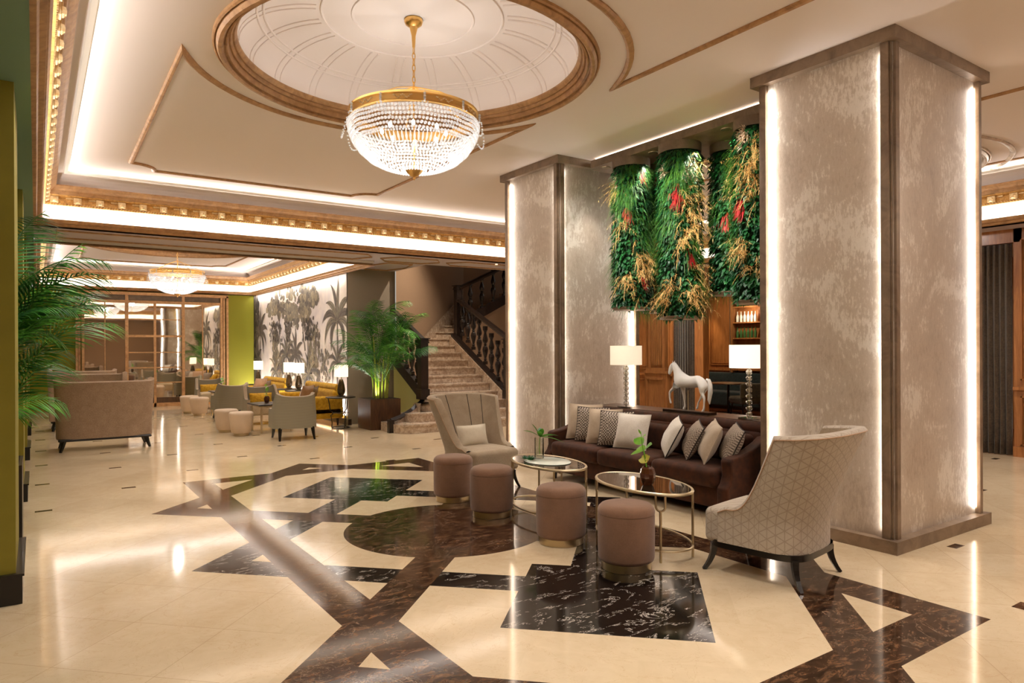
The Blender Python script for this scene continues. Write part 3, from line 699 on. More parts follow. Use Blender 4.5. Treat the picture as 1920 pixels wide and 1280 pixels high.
# bar room shell
boxs('wall_bar', 15.0, 15.12, 2.0, 14.0, 0, 3.2, M['oak'], 'oak wall at the back of the bar room')
panel_wall(14.98, 11.45, 12.4, 0, 3.2, mat='oak', name='wall_bar', label='tall oak panel behind the teal bench')
boxs('wall_bar', 11.42, 15.1, 13.0, 13.1, 0, 3.2, M['oak'], 'oak side wall of the bar room')
boxs('wall_bar', 11.42, 15.1, 2.0, 2.1, 0, 3.2, M['oak'], 'oak near side wall of the bar room')
boxs('ceiling', 11.42, 15.1, 2.0, 13.1, 3.2, 3.3, M['cream'], 'cream ceiling of the bar room')
spot('bar_light', (14.2, 12.3, 3.1), (14.9, 12.5, 0.9), 60, 60, (1.0, 0.75, 0.45), 0.6)
spot('bar_light', (13.2, 11.3, 3.1), (14.9, 11.6, 1.6), 70, 90, (1.0, 0.8, 0.55), 0.8)
spot('bar_light', (12.6, 10.2, 3.1), (13.0, 10.2, 0), 90, 110, (1.0, 0.8, 0.55), 0.8)
spot('bar_light', (13.4, 5.5, 3.1), (13.4, 5.5, 0), 50, 110, (1.0, 0.8, 0.55), 0.8)

# ---- brass framed mirror wall
mr = bpy.data.objects.new('wall_mirror', None); COL.objects.link(mr); mr.location = (0, 20.95, 0)
tag(mr, 'brass framed mirrored partition with thin glazing bars at the end of the lounge', 'mirror')
MB().box(1.0, 4.35, -0.03, 0.0, 0.24, 2.80).build('mirror_glass', M['mirror'], mr, smooth=False)
mb = MB()
for (x, w_, pz) in ((0.84, 0.05, 0.09), (0.90, 0.05, 0.07), (0.97, 0.06, 0.10), (4.32, 0.06, 0.10), (4.40, 0.05, 0.07), (4.48, 0.06, 0.09)): mb.box(x, x+w_, -pz, 0, 0, 3.06)
mb.box(0.84, 4.54, -0.09, 0, 3.0, 3.08); mb.box(0.97, 4.38, -0.08, 0, 2.79, 2.86)
mb.box(0.97, 4.38, -0.06, 0, 0.0, 0.10)
mb.build('frame', M['bronze'], mr, smooth=False)
mb = MB()
for (x, w_, d_) in ((1.49, 0.025, 0.045), (1.99, 0.075, 0.075), (2.66, 0.06, 0.06), (3.36, 0.075, 0.075), (3.86, 0.03, 0.045)): mb.box(x-w_/2, x+w_/2, -d_, 0, 0.0 if w_ > 0.05 else 0.2, 3.0 if w_ > 0.07 else 2.8)
for (z, h_) in ((2.36, 0.025), (1.91, 0.06), (1.47, 0.03), (1.06, 0.03), (0.65, 0.03)): mb.box(1.99, 3.36, -0.05, 0, z-h_/2, z+h_/2)
mb.build('glazing_bar', M['bronze'], mr, smooth=False)
mb = MB()
for i in range(8): mb.box(1.0, 4.33, -0.045-0.01*(i % 2), 0, 2.87+i*0.016, 2.880+i*0.016)
mb.build('louvre', M['col_metal'], mr, smooth=False)
MB().box(1.0, 4.33, -0.05, 0, 0.0, 0.25).build('kick_panel', M['walnut'], mr, smooth=False)

# ---- mural
def mural():
    H0, H1, Y0, Y1 = 0.12, 3.12, 13.62, 20.94
    mb = MB(); X = 5.262; rnd = random.Random(3); lay = [X]
    def poly(pts, m):
        lay[0] -= 0.00001; mb.cur = m; pts = [(lay[0], max(Y0, min(Y1, y)), max(H0, min(H1, z))) for y, z in pts]
        n = len(pts); mb.add(pts, [tuple(range(n))])
    def strip(c, w, m):     # c = centreline (y,z), w = widths
        lay[0] -= 0.00001; mb.cur = m; vs = []; n = len(c)
        for i in range(n):
            a = Vector(c[max(0, i-1)]); b = Vector(c[min(n-1, i+1)]); t = (b-a).normalized(); nn = Vector((-t.y, t.x))
            for s_ in (-1, 1):
                q = Vector(c[i])+nn*w[i]*s_; vs.append((lay[0], max(Y0, min(Y1, q.x)), max(H0, min(H1, q.y))))
        mb.add(vs, [(2*i, 2*i+1, 2*i+3, 2*i+2) for i in range(n-1)])
    def leafarc(y, z, ang, L, droop, w, m, n=9):
        a = math.radians(ang); c = []; p = Vector((y, z)); d = Vector((math.cos(a), math.sin(a)))
        ww = []
        for i in range(n+1):
            t = i/n; c.append(tuple(p)); ww.append(w*math.sin(PI*min(1, 0.08+t*0.92))**0.6*(0.35+0.65*math.sin(PI*t)) + 0.004)
            p = p+d*L/n; an = math.atan2(d.y, d.x); s_ = 1 if d.x >= 0 else -1
            an -= s_*droop/n; d = Vector((math.cos(an), math.sin(an)))
        strip(c, ww, m); strip(c, [0.006]*(n+1), 2 if m != 2 else 1)
    def blob(y, z, r, m, e=0.75):
        k = rnd.randint(7, 10); poly([(y+r*(0.8+0.35*rnd.random())*math.cos(2*PI*i/k), z+r*e*(0.8+0.35*rnd.random())*math.sin(2*PI*i/k)) for i in range(k)], m)
    mb.add([(X, Y0, H0), (X, Y1, H0), (X, Y1, H1), (X, Y0, H1)], [(0, 1, 2, 3)])
    # tree canopy
    for k, (yc, zc, ry, rz) in enumerate(((17.3, 2.82, 1.9, 0.26), (18.9, 2.62, 0.75, 0.22), (16.6, 2.5, 0.8, 0.3), (17.6, 2.45, 0.9, 0.22), (15.9, 2.72, 0.6, 0.18))):
        for i in range(75):
            a = rnd.random()*2*PI; q = math.sqrt(rnd.random()); blob(yc+ry*q*math.cos(a), zc+rz*q*math.sin(a), 0.05+0.10*rnd.random(), rnd.choice((1, 1, 4, 3)))
    for i in range(26): blob(15.6+rnd.random()*3.6, 2.05+rnd.random()*0.35, 0.04+0.06*rnd.random(), rnd.choice((1, 3)))
    for (y0, z0, y1, z1) in ((18.06, 2.6, 17.7, 1.75), (17.5, 2.4, 17.5, 1.15), (17.05, 2.4, 17.02, 1.15), (17.75, 2.5, 18.6, 2.7), (16.6, 2.5, 16.3, 1.5), (18.3, 1.2, 18.4, 2.5), (15.95, 2.6, 16.1, 1.3)):
        strip([(y0+(y1-y0)*t/6+0.03*math.sin(t*2), z0+(z1-z0)*t/6) for t in range(7)], [0.018+0.004*t for t in range(7)], 3)
    # bushes and dark tree at the far end
    for (yc, zc, ry, rz, n_) in ((18.7, 1.6, 0.35, 0.45, 70), (15.6, 1.6, 0.32, 0.5, 80), (15.9, 1.0, 0.6, 0.35, 40), (18.3, 1.0, 0.6, 0.35, 40), (16.7, 0.9, 0.8, 0.3, 40)):
        for i in range(n_):
            a = rnd.random()*2*PI; q = math.sqrt(rnd.random()); blob(yc+ry*q*math.cos(a), zc+rz*q*math.sin(a), 0.03+0.07*rnd.random(), rnd.choice((1, 4, 1, 3)), 1.0)
    for i in range(260):
        z = 0.15+2.9*rnd.random(); blob(20.95-rnd.random()**1.6*(0.25+0.35*math.sin(z*1.8)**2), z, 0.05+0.08*rnd.random(), rnd.choice((2, 2, 3)), 1.0)
    poly([(20.94, 0.12), (20.6, 0.12), (20.7, 1.5), (20.8, 2.9), (20.94, 3.0)], 2)
    for i in range(330): blob(rnd.choice((18.9, 18.5, 16.2, 15.9, 17.6))+rnd.gauss(0, 0.18), 1.75+rnd.random()*0.5, 0.018+0.02*rnd.random(), rnd.choice((3, 2)), 1.4)
    for i in range(60): blob(14.9+rnd.gauss(0, 0.25), 0.75+rnd.random()*0.8, 0.03+0.03*rnd.random(), rnd.choice((1, 3)), 1.3)
    # palms
    def palm(y, zb, zt, L, w, m, n_, seed):
        r2 = random.Random(seed); strip([(y, zb+(zt-zb)*t/5) for t in range(6)], [0.03-0.002*t for t in range(6)], 3)
        for k in range(n_):
            a = 90+(k-(n_-1)/2)*(190/(n_-1)); leafarc(y, zt, a, L*(0.8+0.35*r2.random()), 1.0+1.3*abs(a-90)/90, w, m if k % 2 else 3)
        leafarc(y, zt, 92, L*1.0, 0.1, w*0.7, m)
    palm(14.14, 0.5, 2.12, 0.98, 0.075, 1, 9, 1); palm(20.24, 0.6, 1.95, 0.80, 0.07, 3, 8, 2)
    palm(14.15, 0.3, 1.22, 0.6, 0.04, 1, 8, 5); palm(17.75, 0.3, 1.35, 0.75, 0.05, 1, 9, 6); palm(17.0, 0.3, 1.35, 0.75, 0.05, 3, 9, 7); palm(16.0, 0.3, 0.9, 0.8, 0.04, 4, 9, 8); palm(18.7, 0.3, 0.9, 0.7, 0.04, 4, 9, 9); palm(20.5, 0.3, 1.2, 0.6, 0.06, 2, 6, 11)
    mats = []
    m, nt, pr = new_mat('mural_ground'); g = nt.nodes.new('ShaderNodeNewGeometry'); n = noise(nt, 0.9, 5, 0.6, g.outputs['Position'], 0.5)
    nt.links.new(ramp(nt, n.outputs[0], [(0.38, s2l((206, 196, 194))), (0.6, s2l((240, 228, 214)))]), pr.inputs['Base Color']); pr.inputs['Roughness'].default_value = 0.8; mats.append(m)
    for nm, c, c2 in (('mural_sage', (134, 124, 104), (108, 98, 82)), ('mural_dark', (62, 54, 48), (44, 38, 34)), ('mural_grey', (106, 96, 84), (84, 74, 66)), ('mural_khaki', (158, 144, 116), (130, 116, 92))):
        m, nt, pr = new_mat(nm); g = nt.nodes.new('ShaderNodeNewGeometry'); n = noise(nt, 14, 4, 0.6, g.outputs['Position'])
        nt.links.new(ramp(nt, n.outputs[0], [(0.35, s2l(c2)), (0.65, s2l(c))]), pr.inputs['Base Color']); pr.inputs['Roughness'].default_value = 0.8; mats.append(m)
    o = mb.build('mural', mats, smooth=False)
    tag(o, 'large grey and sepia wall painting of palms and jungle trees behind the mustard sofas', 'mural')
mural()
area('mural_light', (5.17, 17.3, 3.07), (0.35, 0, -1), 7.2, 0.03, 18, WHITE, (0, 1, 0))
area('mural_light', (5.15, 17.3, 0.18), (0.22, 0, 1), 7.2, 0.03, 150, WHITE, (0, 1, 0))

for y in (14.4, 16.0, 17.6, 19.2): spot('mural_fill_spot', (3.9, y, ZC2-0.03), (5.25, y, 1.2), 70, 75, WHITE, 0.8, 0.1)  # extra spots with no visible fitting, added to lift the mural
# ------------------------------------------------------------ furniture builders
def pillow_mb(w, h, t, n=12, seed=0, pinch=0.06):
    mb = MB(); rnd = random.Random(seed); vs = []; fs = []
    def pt(u, v, s_):
        e = (1-abs(u)**2.6)*(1-abs(v)**2.6); e = max(0, e)**0.62
        k = 1-pinch*(1-abs(v)**2)*abs(u)**3; k2 = 1-pinch*(1-abs(u)**2)*abs(v)**3
        wr = 0.004*math.sin(9*u+seed)*math.sin(7*v+seed*2)*e
        return (u*w/2*k, s_*(t/2*e+0.004)+wr, v*h/2*k2)
    for s_ in (1, -1):
        b = len(vs)
        for i in range(n+1):
            for j in range(n+1): vs.append(pt(-1+2*i/n, -1+2*j/n, s_))
        for i in range(n):
            for j in range(n):
                q = (b+i*(n+1)+j, b+(i+1)*(n+1)+j, b+(i+1)*(n+1)+j+1, b+i*(n+1)+j+1); fs.append(q if s_ < 0 else q[::-1])
    mb.add(vs, fs)
    edge = [pt(-1+2*i/n, -1, 0) for i in range(n)]+[pt(1, -1+2*i/n, 0) for i in range(n)]+[pt(1-2*i/n, 1, 0) for i in range(n)]+[pt(-1, 1-2*i/n, 0) for i in range(n)]
    return mb, edge
def cushion(label, loc, rot, w, h, t, mat, pipe=None, seed=0, group=None, name='cushion', pr=0.006):
    o = thing(name, label, 'cushion', loc, 0, group); o.rotation_euler = rot
    mb, edge = pillow_mb(w, h, t, seed=seed); mb.build('cover', M[mat], o, weld=True, angle=180)
    MB().tube(edge, pr, 6, True).build('piping', M[pipe] if pipe else M[mat], o)
    return o

# ---- round velvet stools
def make_stool():
    o = thing('stool', '', 'stool')
    mb = MB(); mb.lathe([(0.165, 0.055), (0.178, 0.056), (0.192, 0.066), (0.1975, 0.085), (0.199, 0.20), (0.200, 0.36), (0.198, 0.385)], n=48, cap=False); mb.build('body', M['velvet'], o)
    mb = MB(); mb.lathe([(0.196, 0.383), (0.2005, 0.388), (0.2005, 0.405), (0.193, 0.428), (0.175, 0.446), (0.145, 0.455), (0.08, 0.459), (0.0005, 0.460)], n=48, cap=False); mb.build('seat', M['velvet'], o)
    mb = MB(); mb.lathe([(0.172, 0.0), (0.176, 0.002), (0.176, 0.056), (0.17, 0.058)], n=48); mb.build('base_ring', M['champagne'], o)
    return o
st = [((3.51, 6.17), 'rose-brown velvet drum stool closest to the cream wing chair'), ((3.48, 5.40), 'rose-brown velvet drum stool with one stool between it and the cream wing chair'),
      ((3.45, 4.33), 'rose-brown velvet drum stool standing where brown circle meets black marble'), ((3.43, 3.57), 'rose-brown velvet drum stool standing at the edge of the big black marble square')]
s0 = make_stool()
for i, ((x, y), lb) in enumerate(st):
    o = s0 if i == 0 else dup(s0, (x, y, 0))
    o.location = (x, y, 0); o['label'] = lb; o['group'] = 'velvet drum stools around the oval tables'; o.rotation_euler.z = 0.4*i

# ---- oval side tables with forked legs
def oval_table(label, c, a, b, th, H=0.50):
    o = thing('coffee_table', label, 'table', (c[0], c[1], 0), th, 'oval smoked-glass coffee tables')
    E_ = lambda k, A, B, z: (A*math.cos(k), B*math.sin(k), z)
    mb = MB(); mb.tube([E_(2*PI*i/64, a, b, H-0.012) for i in range(64)], 0.0125, 8, True); mb.build('rim', M['champagne'], o)
    mb = MB(); mb.lathe([(0.965, H-0.016), (0.985, H-0.016), (0.985, H-0.004), (0.0005, H-0.004)], n=64, sx=a, sy=b); mb.build('tabletop', M['tabletop'], o, angle=30)
    mb = MB(); mb.tube([E_(2*PI*i/64, a, b, 0.085) for i in range(64)], 0.009, 8, True); mb.build('lower_ring', M['champagne'], o)
    for k in (33, 147, 213, 327):
        k = math.radians(k); p = Vector(E_(k, a, b, 0)); tn = Vector((-a*math.sin(k), b*math.cos(k), 0)).normalized()
        mb = MB(); mb.tube([p+Vector((0, 0, 0.0)), p+Vector((0, 0, 0.37))], 0.0095, 8)
        pts = []
        for i in range(13):
            an = PI*i/12; pts.append(p+tn*0.034*math.cos(an)+Vector((0, 0, 0.405-0.036*math.sin(an))))
        pts = [p+tn*0.034+Vector((0, 0, H-0.012))]+pts+[p-tn*0.034+Vector((0, 0, H-0.012))]
        mb.tube(pts, 0.0085, 8); mb.build('leg', M['champagne'], o)
    return o
oval_table('oval smoked-glass table holding the clear vase and pale tray', (3.90, 5.09), 0.49, 0.27, 1.46)
oval_table('oval smoked-glass table holding the amber glass vase', (3.90, 3.88), 0.485, 0.275, 1.44)

# ---- wing chairs
def shell(W0, W1, y_back, y_front, hfun, lean, flare, thick=0.075, n=80, m=14, z0=0.22, sp=0.6, rcv=0.40):
    """curved back shell. returns outer, inner MB. s in [-1,1] along the U"""
    def plan(s, W, yb, yf):
        a = abs(s); sg = 1 if s >= 0 else -1; rc = rcv*(yf-yb)
        if a <= sp: f = a/sp*PI/2; return sg*W*math.sin(f)**0.75, yb+rc*(1-math.cos(f)**0.75)
        return sg*W, yb+rc+(yf-yb-rc)*(a-sp)/(1-sp)
    outer = []; inner = []
    for i in range(n+1):
        s = -1+2*i/n; top = hfun(s)
        ro = []; ri = []
        for j in range(m+1):
            t = j/m; z = z0+(top-z0)*t; h = max(0, (z-0.40))/0.6
            W = W0+(W1-W0)*h**1.0; yb = y_back-lean*h**1.2; yf = y_front-flare*h
            x, y = plan(s, W, yb, yf); ro.append((x, y, z))
            x2, y2 = plan(s, W-thick, yb+thick, yf); ri.append((x2, y2, z))
        outer.append(ro); inner.append(ri)
    def grid(rows, flip):
        vs = [p for r in rows for p in r]; w = len(rows[0]); fs = []
        for i in range(len(rows)-1):
            for j in range(w-1):
                q = (i*w+j, (i+1)*w+j, (i+1)*w+j+1, i*w+j+1); fs.append(q[::-1] if flip else q)
        return vs, fs
    return outer, inner, grid
def wing_chair(label, loc, rz, mat_out, mat_in, mat_seat, piping, scale=1.0, grp='high-backed wing chairs'):
    o = thing('wing_chair', label, 'armchair', loc, rz, grp)
    def hf(s):
        a = abs(s)
        if a < 0.65: return 1.0-0.03*(a/0.65)**2
        t = (a-0.65)/0.28
        if t < 1: return 0.455+(0.97-0.455)*(1-t)**3.4
        return 0.455-0.03*min(1, (a-0.93)/0.07)
    outer, inner, grid = shell(0.33, 0.455, -0.33, 0.24, hf, 0.22, 0.12)
    mb = MB(); mb.add(*grid(outer, False)); bc_ = mb.build('back_cover', M['triuv' if mat_out == 'tri' else mat_out], o, angle=180)
    uvl = bc_.data.uv_layers.new(name='UVMap'); acc = [0.0]
    for i in range(1, len(outer)): acc.append(acc[-1]+math.hypot(outer[i][7][0]-outer[i-1][7][0], outer[i][7][1]-outer[i-1][7][1]))
    w_ = len(outer[0])
    for lp in bc_.data.loops: uvl.data[lp.index].uv = (acc[lp.vertex_index//w_], outer[lp.vertex_index//w_][lp.vertex_index % w_][2])
    mb = MB(); mb.add(*grid(inner, True)); mb.build('backrest', M[mat_in], o, angle=180)
    mb = MB(); n = len(outer)
    vs = []; fs = []
    for i in range(n):
        a, b = Vector(outer[i][-1]), Vector(inner[i][-1]); mid = (a+b)/2+Vector((0, 0, 0.018))
        vs += [tuple(a), tuple(a*0.7+mid*0.3+Vector((0,0,0.010))), tuple(mid), tuple(b*0.7+mid*0.3+Vector((0,0,0.010))), tuple(b)]
    for i in range(n-1):
        for k in range(4): fs.append((i*5+k, (i+1)*5+k, (i+1)*5+k+1, i*5+k+1))
    mb.add(vs, fs)
    for i in (0, n-1):
        w = len(outer[0]); vs = [p for p in outer[i]]+[p for p in inner[i]]; mb.add(vs, [(k, k+1, w+k+1, w+k) for k in range(w-1)])
    mb.build('edge_band', M[mat_out], o, angle=180)
    mb = MB(); mb.tube([Vector(outer[i][-1])+Vector((0, 0, -0.004)) for i in range(n)], 0.004, 5); mb.build('piping', M[piping], o)
    # channel seams on the inner back
    mb = MB()
    for s in (-0.34, -0.12, 0.12, 0.34):
        i = int((s+1)/2*(n-1)); mb.tube([Vector(p)+Vector((0, 0.003, 0)) for p in inner[i][4:]], 0.0035, 5)
    mb.build('channel_seam', M['piping'], o)
    mb = MB(); mb.rbox((0, 0.075, 0.315), (0.605, 0.58, 0.24), 0.045, 6, puff=0.02); mb.build('seat', M[mat_seat], o, weld=True, angle=60)
    # dark base rail
    mb = MB(); N = 48; vs = []; fs = []
    for k in range(N):
        a = 2*PI*k/N; e = 0.45
        x = 0.325*math.copysign(abs(math.cos(a))**e, math.cos(a)); y = 0.015+0.345*math.copysign(abs(math.sin(a))**e, math.sin(a)); vs += [(x, y, 0.178), (x, y, 0.222), (x*0.9, y*0.9, 0.178)]
    for k in range(N):
        l = (k+1) % N; fs += [(k*3, l*3, l*3+1, k*3+1), (k*3+2, l*3+2, l*3, k*3)]
    mb.add(vs, fs); mb.build('base_rail', M['black'], o, angle=60)
    for sx in (-1, 1):
        for sy in (-1, 1):
            mb = MB(); x0, y0 = sx*0.27, (0.30 if sy > 0 else -0.27); pts = []; rr = []
            for i in range(7):
                t = i/6; pts.append((x0+sx*0.035*t**2, y0+sy*0.06*t**2.2, 0.19*(1-t))); rr.append(0.030-0.014*t)
            mb.tube(pts, rr, 4); mb.build('leg', M['black'], o, smooth=False)
    o.scale = (scale, scale, scale); return o
wing_chair('patterned high wing chair turned away, in front of the near column', (4.20, 2.92, 0), math.radians(9), 'tri', 'beige', 'tri', 'c_pink')
wing_chair('plain beige high wing chair with channelled back and a small cream cushion', (4.12, 6.66, 0), math.radians(184), 'beige', 'beige', 'beige', 'c_pink', grp='high-backed wing chairs')
cushion('small cream lumbar cushion on the beige wing chair', (4.12, 6.79, 0.545), (math.radians(-16), 0, math.radians(3)), 0.40, 0.25, 0.11, 'c_cream', seed=2, name='lumbar_cushion')

# ---- brown velvet sofa
def sofa():
    o = thing('sofa', 'long chocolate-brown velvet sofa with sloping arms between the two columns', 'sofa', (5.38, 5.25, 0), 0)
    L = 2.66
    mb = MB(); mb.rbox((0.02, 0, 0.20), (0.70, L-0.06, 0.22), 0.03, 6); mb.build('base', M['sofa'], o, weld=True, angle=60)
    for i in range(3):
        w = (L-0.26)/3; y = -(L-0.26)/2+w*(i+0.5)
        mb = MB(); mb.rbox((-0.10, y, 0.368), (0.62, w-0.012, 0.17), 0.05, 7, puff=0.02); mb.build('seat_cushion', M['sofa'], o, weld=True, angle=80)
    mb = MB(); mb.rbox((0.27, 0, 0.46), (0.20, L-0.10, 0.62), 0.07, 8); mb.build('backrest', M['sofa'], o, weld=True, angle=80)
    mb = MB(); mb.tube([(0.26, -L/2+0.05, 0.76), (0.26, -L/2+0.09, 0.77), (0.26, L/2-0.09, 0.77), (0.26, L/2-0.05, 0.76)], [0.04, 0.07, 0.07, 0.04], 16); mb.build('top_roll', M['sofa'], o, angle=80)
    for i in range(3):
        w = (L-0.26)/3; y = -(L-0.26)/2+w*(i+0.5)
        mb = MB(); mb.rbox((0.135, y, 0.585), (0.15, w-0.012, 0.29), 0.06, 7, M=None); mb.build('back_cushion', M['sofa'], o, weld=True, angle=80)
    for s_ in (-1, 1):
        y = s_*(L/2-0.06); prof = []
        side = [(-0.395, 0.10), (-0.40, 0.30), (-0.36, 0.34), (-0.335, 0.40), (-0.34, 0.47), (-0.35, 0.535), (-0.325, 0.56), (-0.20, 0.575), (-0.05, 0.61), (0.10, 0.67), (0.22, 0.74), (0.36, 0.80), (0.37, 0.10)]
        t = 0.06; vs = []; n = len(side)
        for (x, z) in side: vs.append((x, y-t, z))
        for (x, z) in side: vs.append((x, y+t, z))
        mb = MB(); mb.add(vs, [tuple(range(n)), tuple(range(n, 2*n))[::-1]]+[(i, n+i, n+(i+1) % n, (i+1) % n) for i in range(n)])
        a = mb.build('arm', M['sofa'], o, smooth=True, weld=True, angle=50)
        bv = a.modifiers.new('soft', 'BEVEL'); bv.width = 0.018; bv.segments = 3
    for x in (-0.29, 0.28):
        for y in (-1.30+0.06, -0.02, 1.24):
            mb = MB(); mb.tube([(x, y, 0.11), (x, y, 0.0)], [0.032, 0.018], 4); mb.build('leg', M['black'], o, smooth=False)
    return o
sofa()
def leancush(label, x, y, z, yaw, lean, roll, w, h, t, mat, pipe=None, seed=0):
    # cover faces -X when yaw = -90 degrees; lean tips the top backwards
    o = cushion(label, (x, y, z), (0, 0, 0), w, h, t, mat, pipe, seed, 'scatter cushions on the brown sofa')
    o.rotation_euler = (Matrix.Rotation(math.radians(yaw), 3, 'Z') @ Matrix.Rotation(math.radians(lean), 3, 'X') @ Matrix.Rotation(math.radians(roll), 3, 'Y')).to_euler()
    return o
ZB = 0.478
leancush('sand linen cushion tucked against the sofa arm nearest the beige wing chair', 5.33, 6.24, ZB+0.20, -62, -16, 0, 0.42, 0.42, 0.13, 'c_beige', None, 1)
leancush('houndstooth cushion with dark piping, second from the sofa end near the beige wing chair', 5.28, 6.04, ZB+0.19, -62, -16, 0, 0.40, 0.40, 0.13, 'c_hound', 'piping', 2)
leancush('sand linen cushion between two houndstooth cushions near the clear vase', 5.27, 5.83, ZB+0.185, -64, -16, 0, 0.40, 0.40, 0.13, 'c_beige', None, 3)
leancush('houndstooth cushion half hidden by the ribbed white cushion', 5.25, 5.62, ZB+0.18, -64, -16, 0, 0.39, 0.39, 0.13, 'c_hound', 'piping', 4)
leancush('ribbed white cushion with fringed edge facing the room', 5.25, 5.37, ZB+0.175, -80, -16, 0, 0.42, 0.38, 0.14, 'c_white', None, 5)
leancush('ivory cushion with beaded edge leaning beside the empty middle of the sofa', 5.25, 4.80, ZB+0.18, -128, -26, 10, 0.38, 0.38, 0.14, 'c_white', 'piping', 6)
leancush('checked cushion with dark piping between the ivory and the sand cushions', 5.28, 4.56, ZB+0.17, -128, -26, 10, 0.36, 0.36, 0.13, 'c_hound2', 'piping', 7)
leancush('pale sand cushion between two checked cushions at the sofa end near the near column', 5.26, 4.34, ZB+0.18, -128, -24, 8, 0.38, 0.38, 0.14, 'c_beige', None, 8)
leancush('checked cushion with dark piping against the sofa arm near the near column', 5.30, 4.12, ZB+0.17, -128, -24, 8, 0.38, 0.37, 0.13, 'c_hound2', 'piping', 9)

# ---- console behind the sofa
o = thing('console_table', 'long walnut console standing behind the brown sofa', 'console', (6.0, 5.28, 0))
MB().box(-0.20, 0.22, -1.36, 1.36, 0.79, 0.825).build('top', M['walnut'], o, smooth=False)
MB().box(-0.16, -0.12, -1.32, 1.32, 0.0, 0.79).build('front_panel', M['walnut'], o, smooth=False)
for y in (-1.34, 1.30): MB().box(-0.16, 0.20, y, y+0.04, 0.0, 0.79).build('side_panel', M['walnut'], o, smooth=False)
def ball_lamp(label, x, y, z, mat='shade'):
    o = thing('table_lamp', label, 'lamp', (x, y, z), 0, 'crystal ball table lamps')
    MB().box(-0.065, 0.065, -0.085, 0.085, 0, 0.02).build('base', M['glassball'], o, smooth=False)
    for k in range(8):
        mb = MB(); r = 0.032; c = 0.02+r+k*0.0600
        bm = bmesh.new(); bmesh.ops.create_icosphere(bm, subdivisions=2, radius=r); mb.add([tuple(v.co+Vector((0, 0, c))) for v in bm.verts], [tuple(v.index for v in f.verts) for f in bm.faces]); bm.free()
        mb.build('crystal_ball', M['glassball'], o, smooth=False)
    mb = MB(); mb.tube([(0, 0, 0.02), (0, 0, 0.60)], 0.005, 8); mb.build('stem', M['champagne'], o)
    mb = MB(); mb.lathe([(0.188, 0.515), (0.19, 0.515), (0.19, 0.745), (0.188, 0.745)], n=48, cap=False); mb.build('shade', M[mat], o, angle=30)
    mb = MB(); mb.lathe([(0.0, 0.62), (0.03, 0.64), (0.03, 0.67), (0.0, 0.69)], n=16); mb.build('bulb', M['bulb'], o)
    point('lamp_light', (x, y, z+0.66), 9, WARM, 0.03)
    return o
ball_lamp('drum-shaded crystal ball lamp on the console end before the column by the stairs', 5.87, 6.10, 0.825, 'shade_dim')
ball_lamp('drum-shaded crystal ball lamp on the console end by the bar shelves', 5.87, 4.35, 0.825)

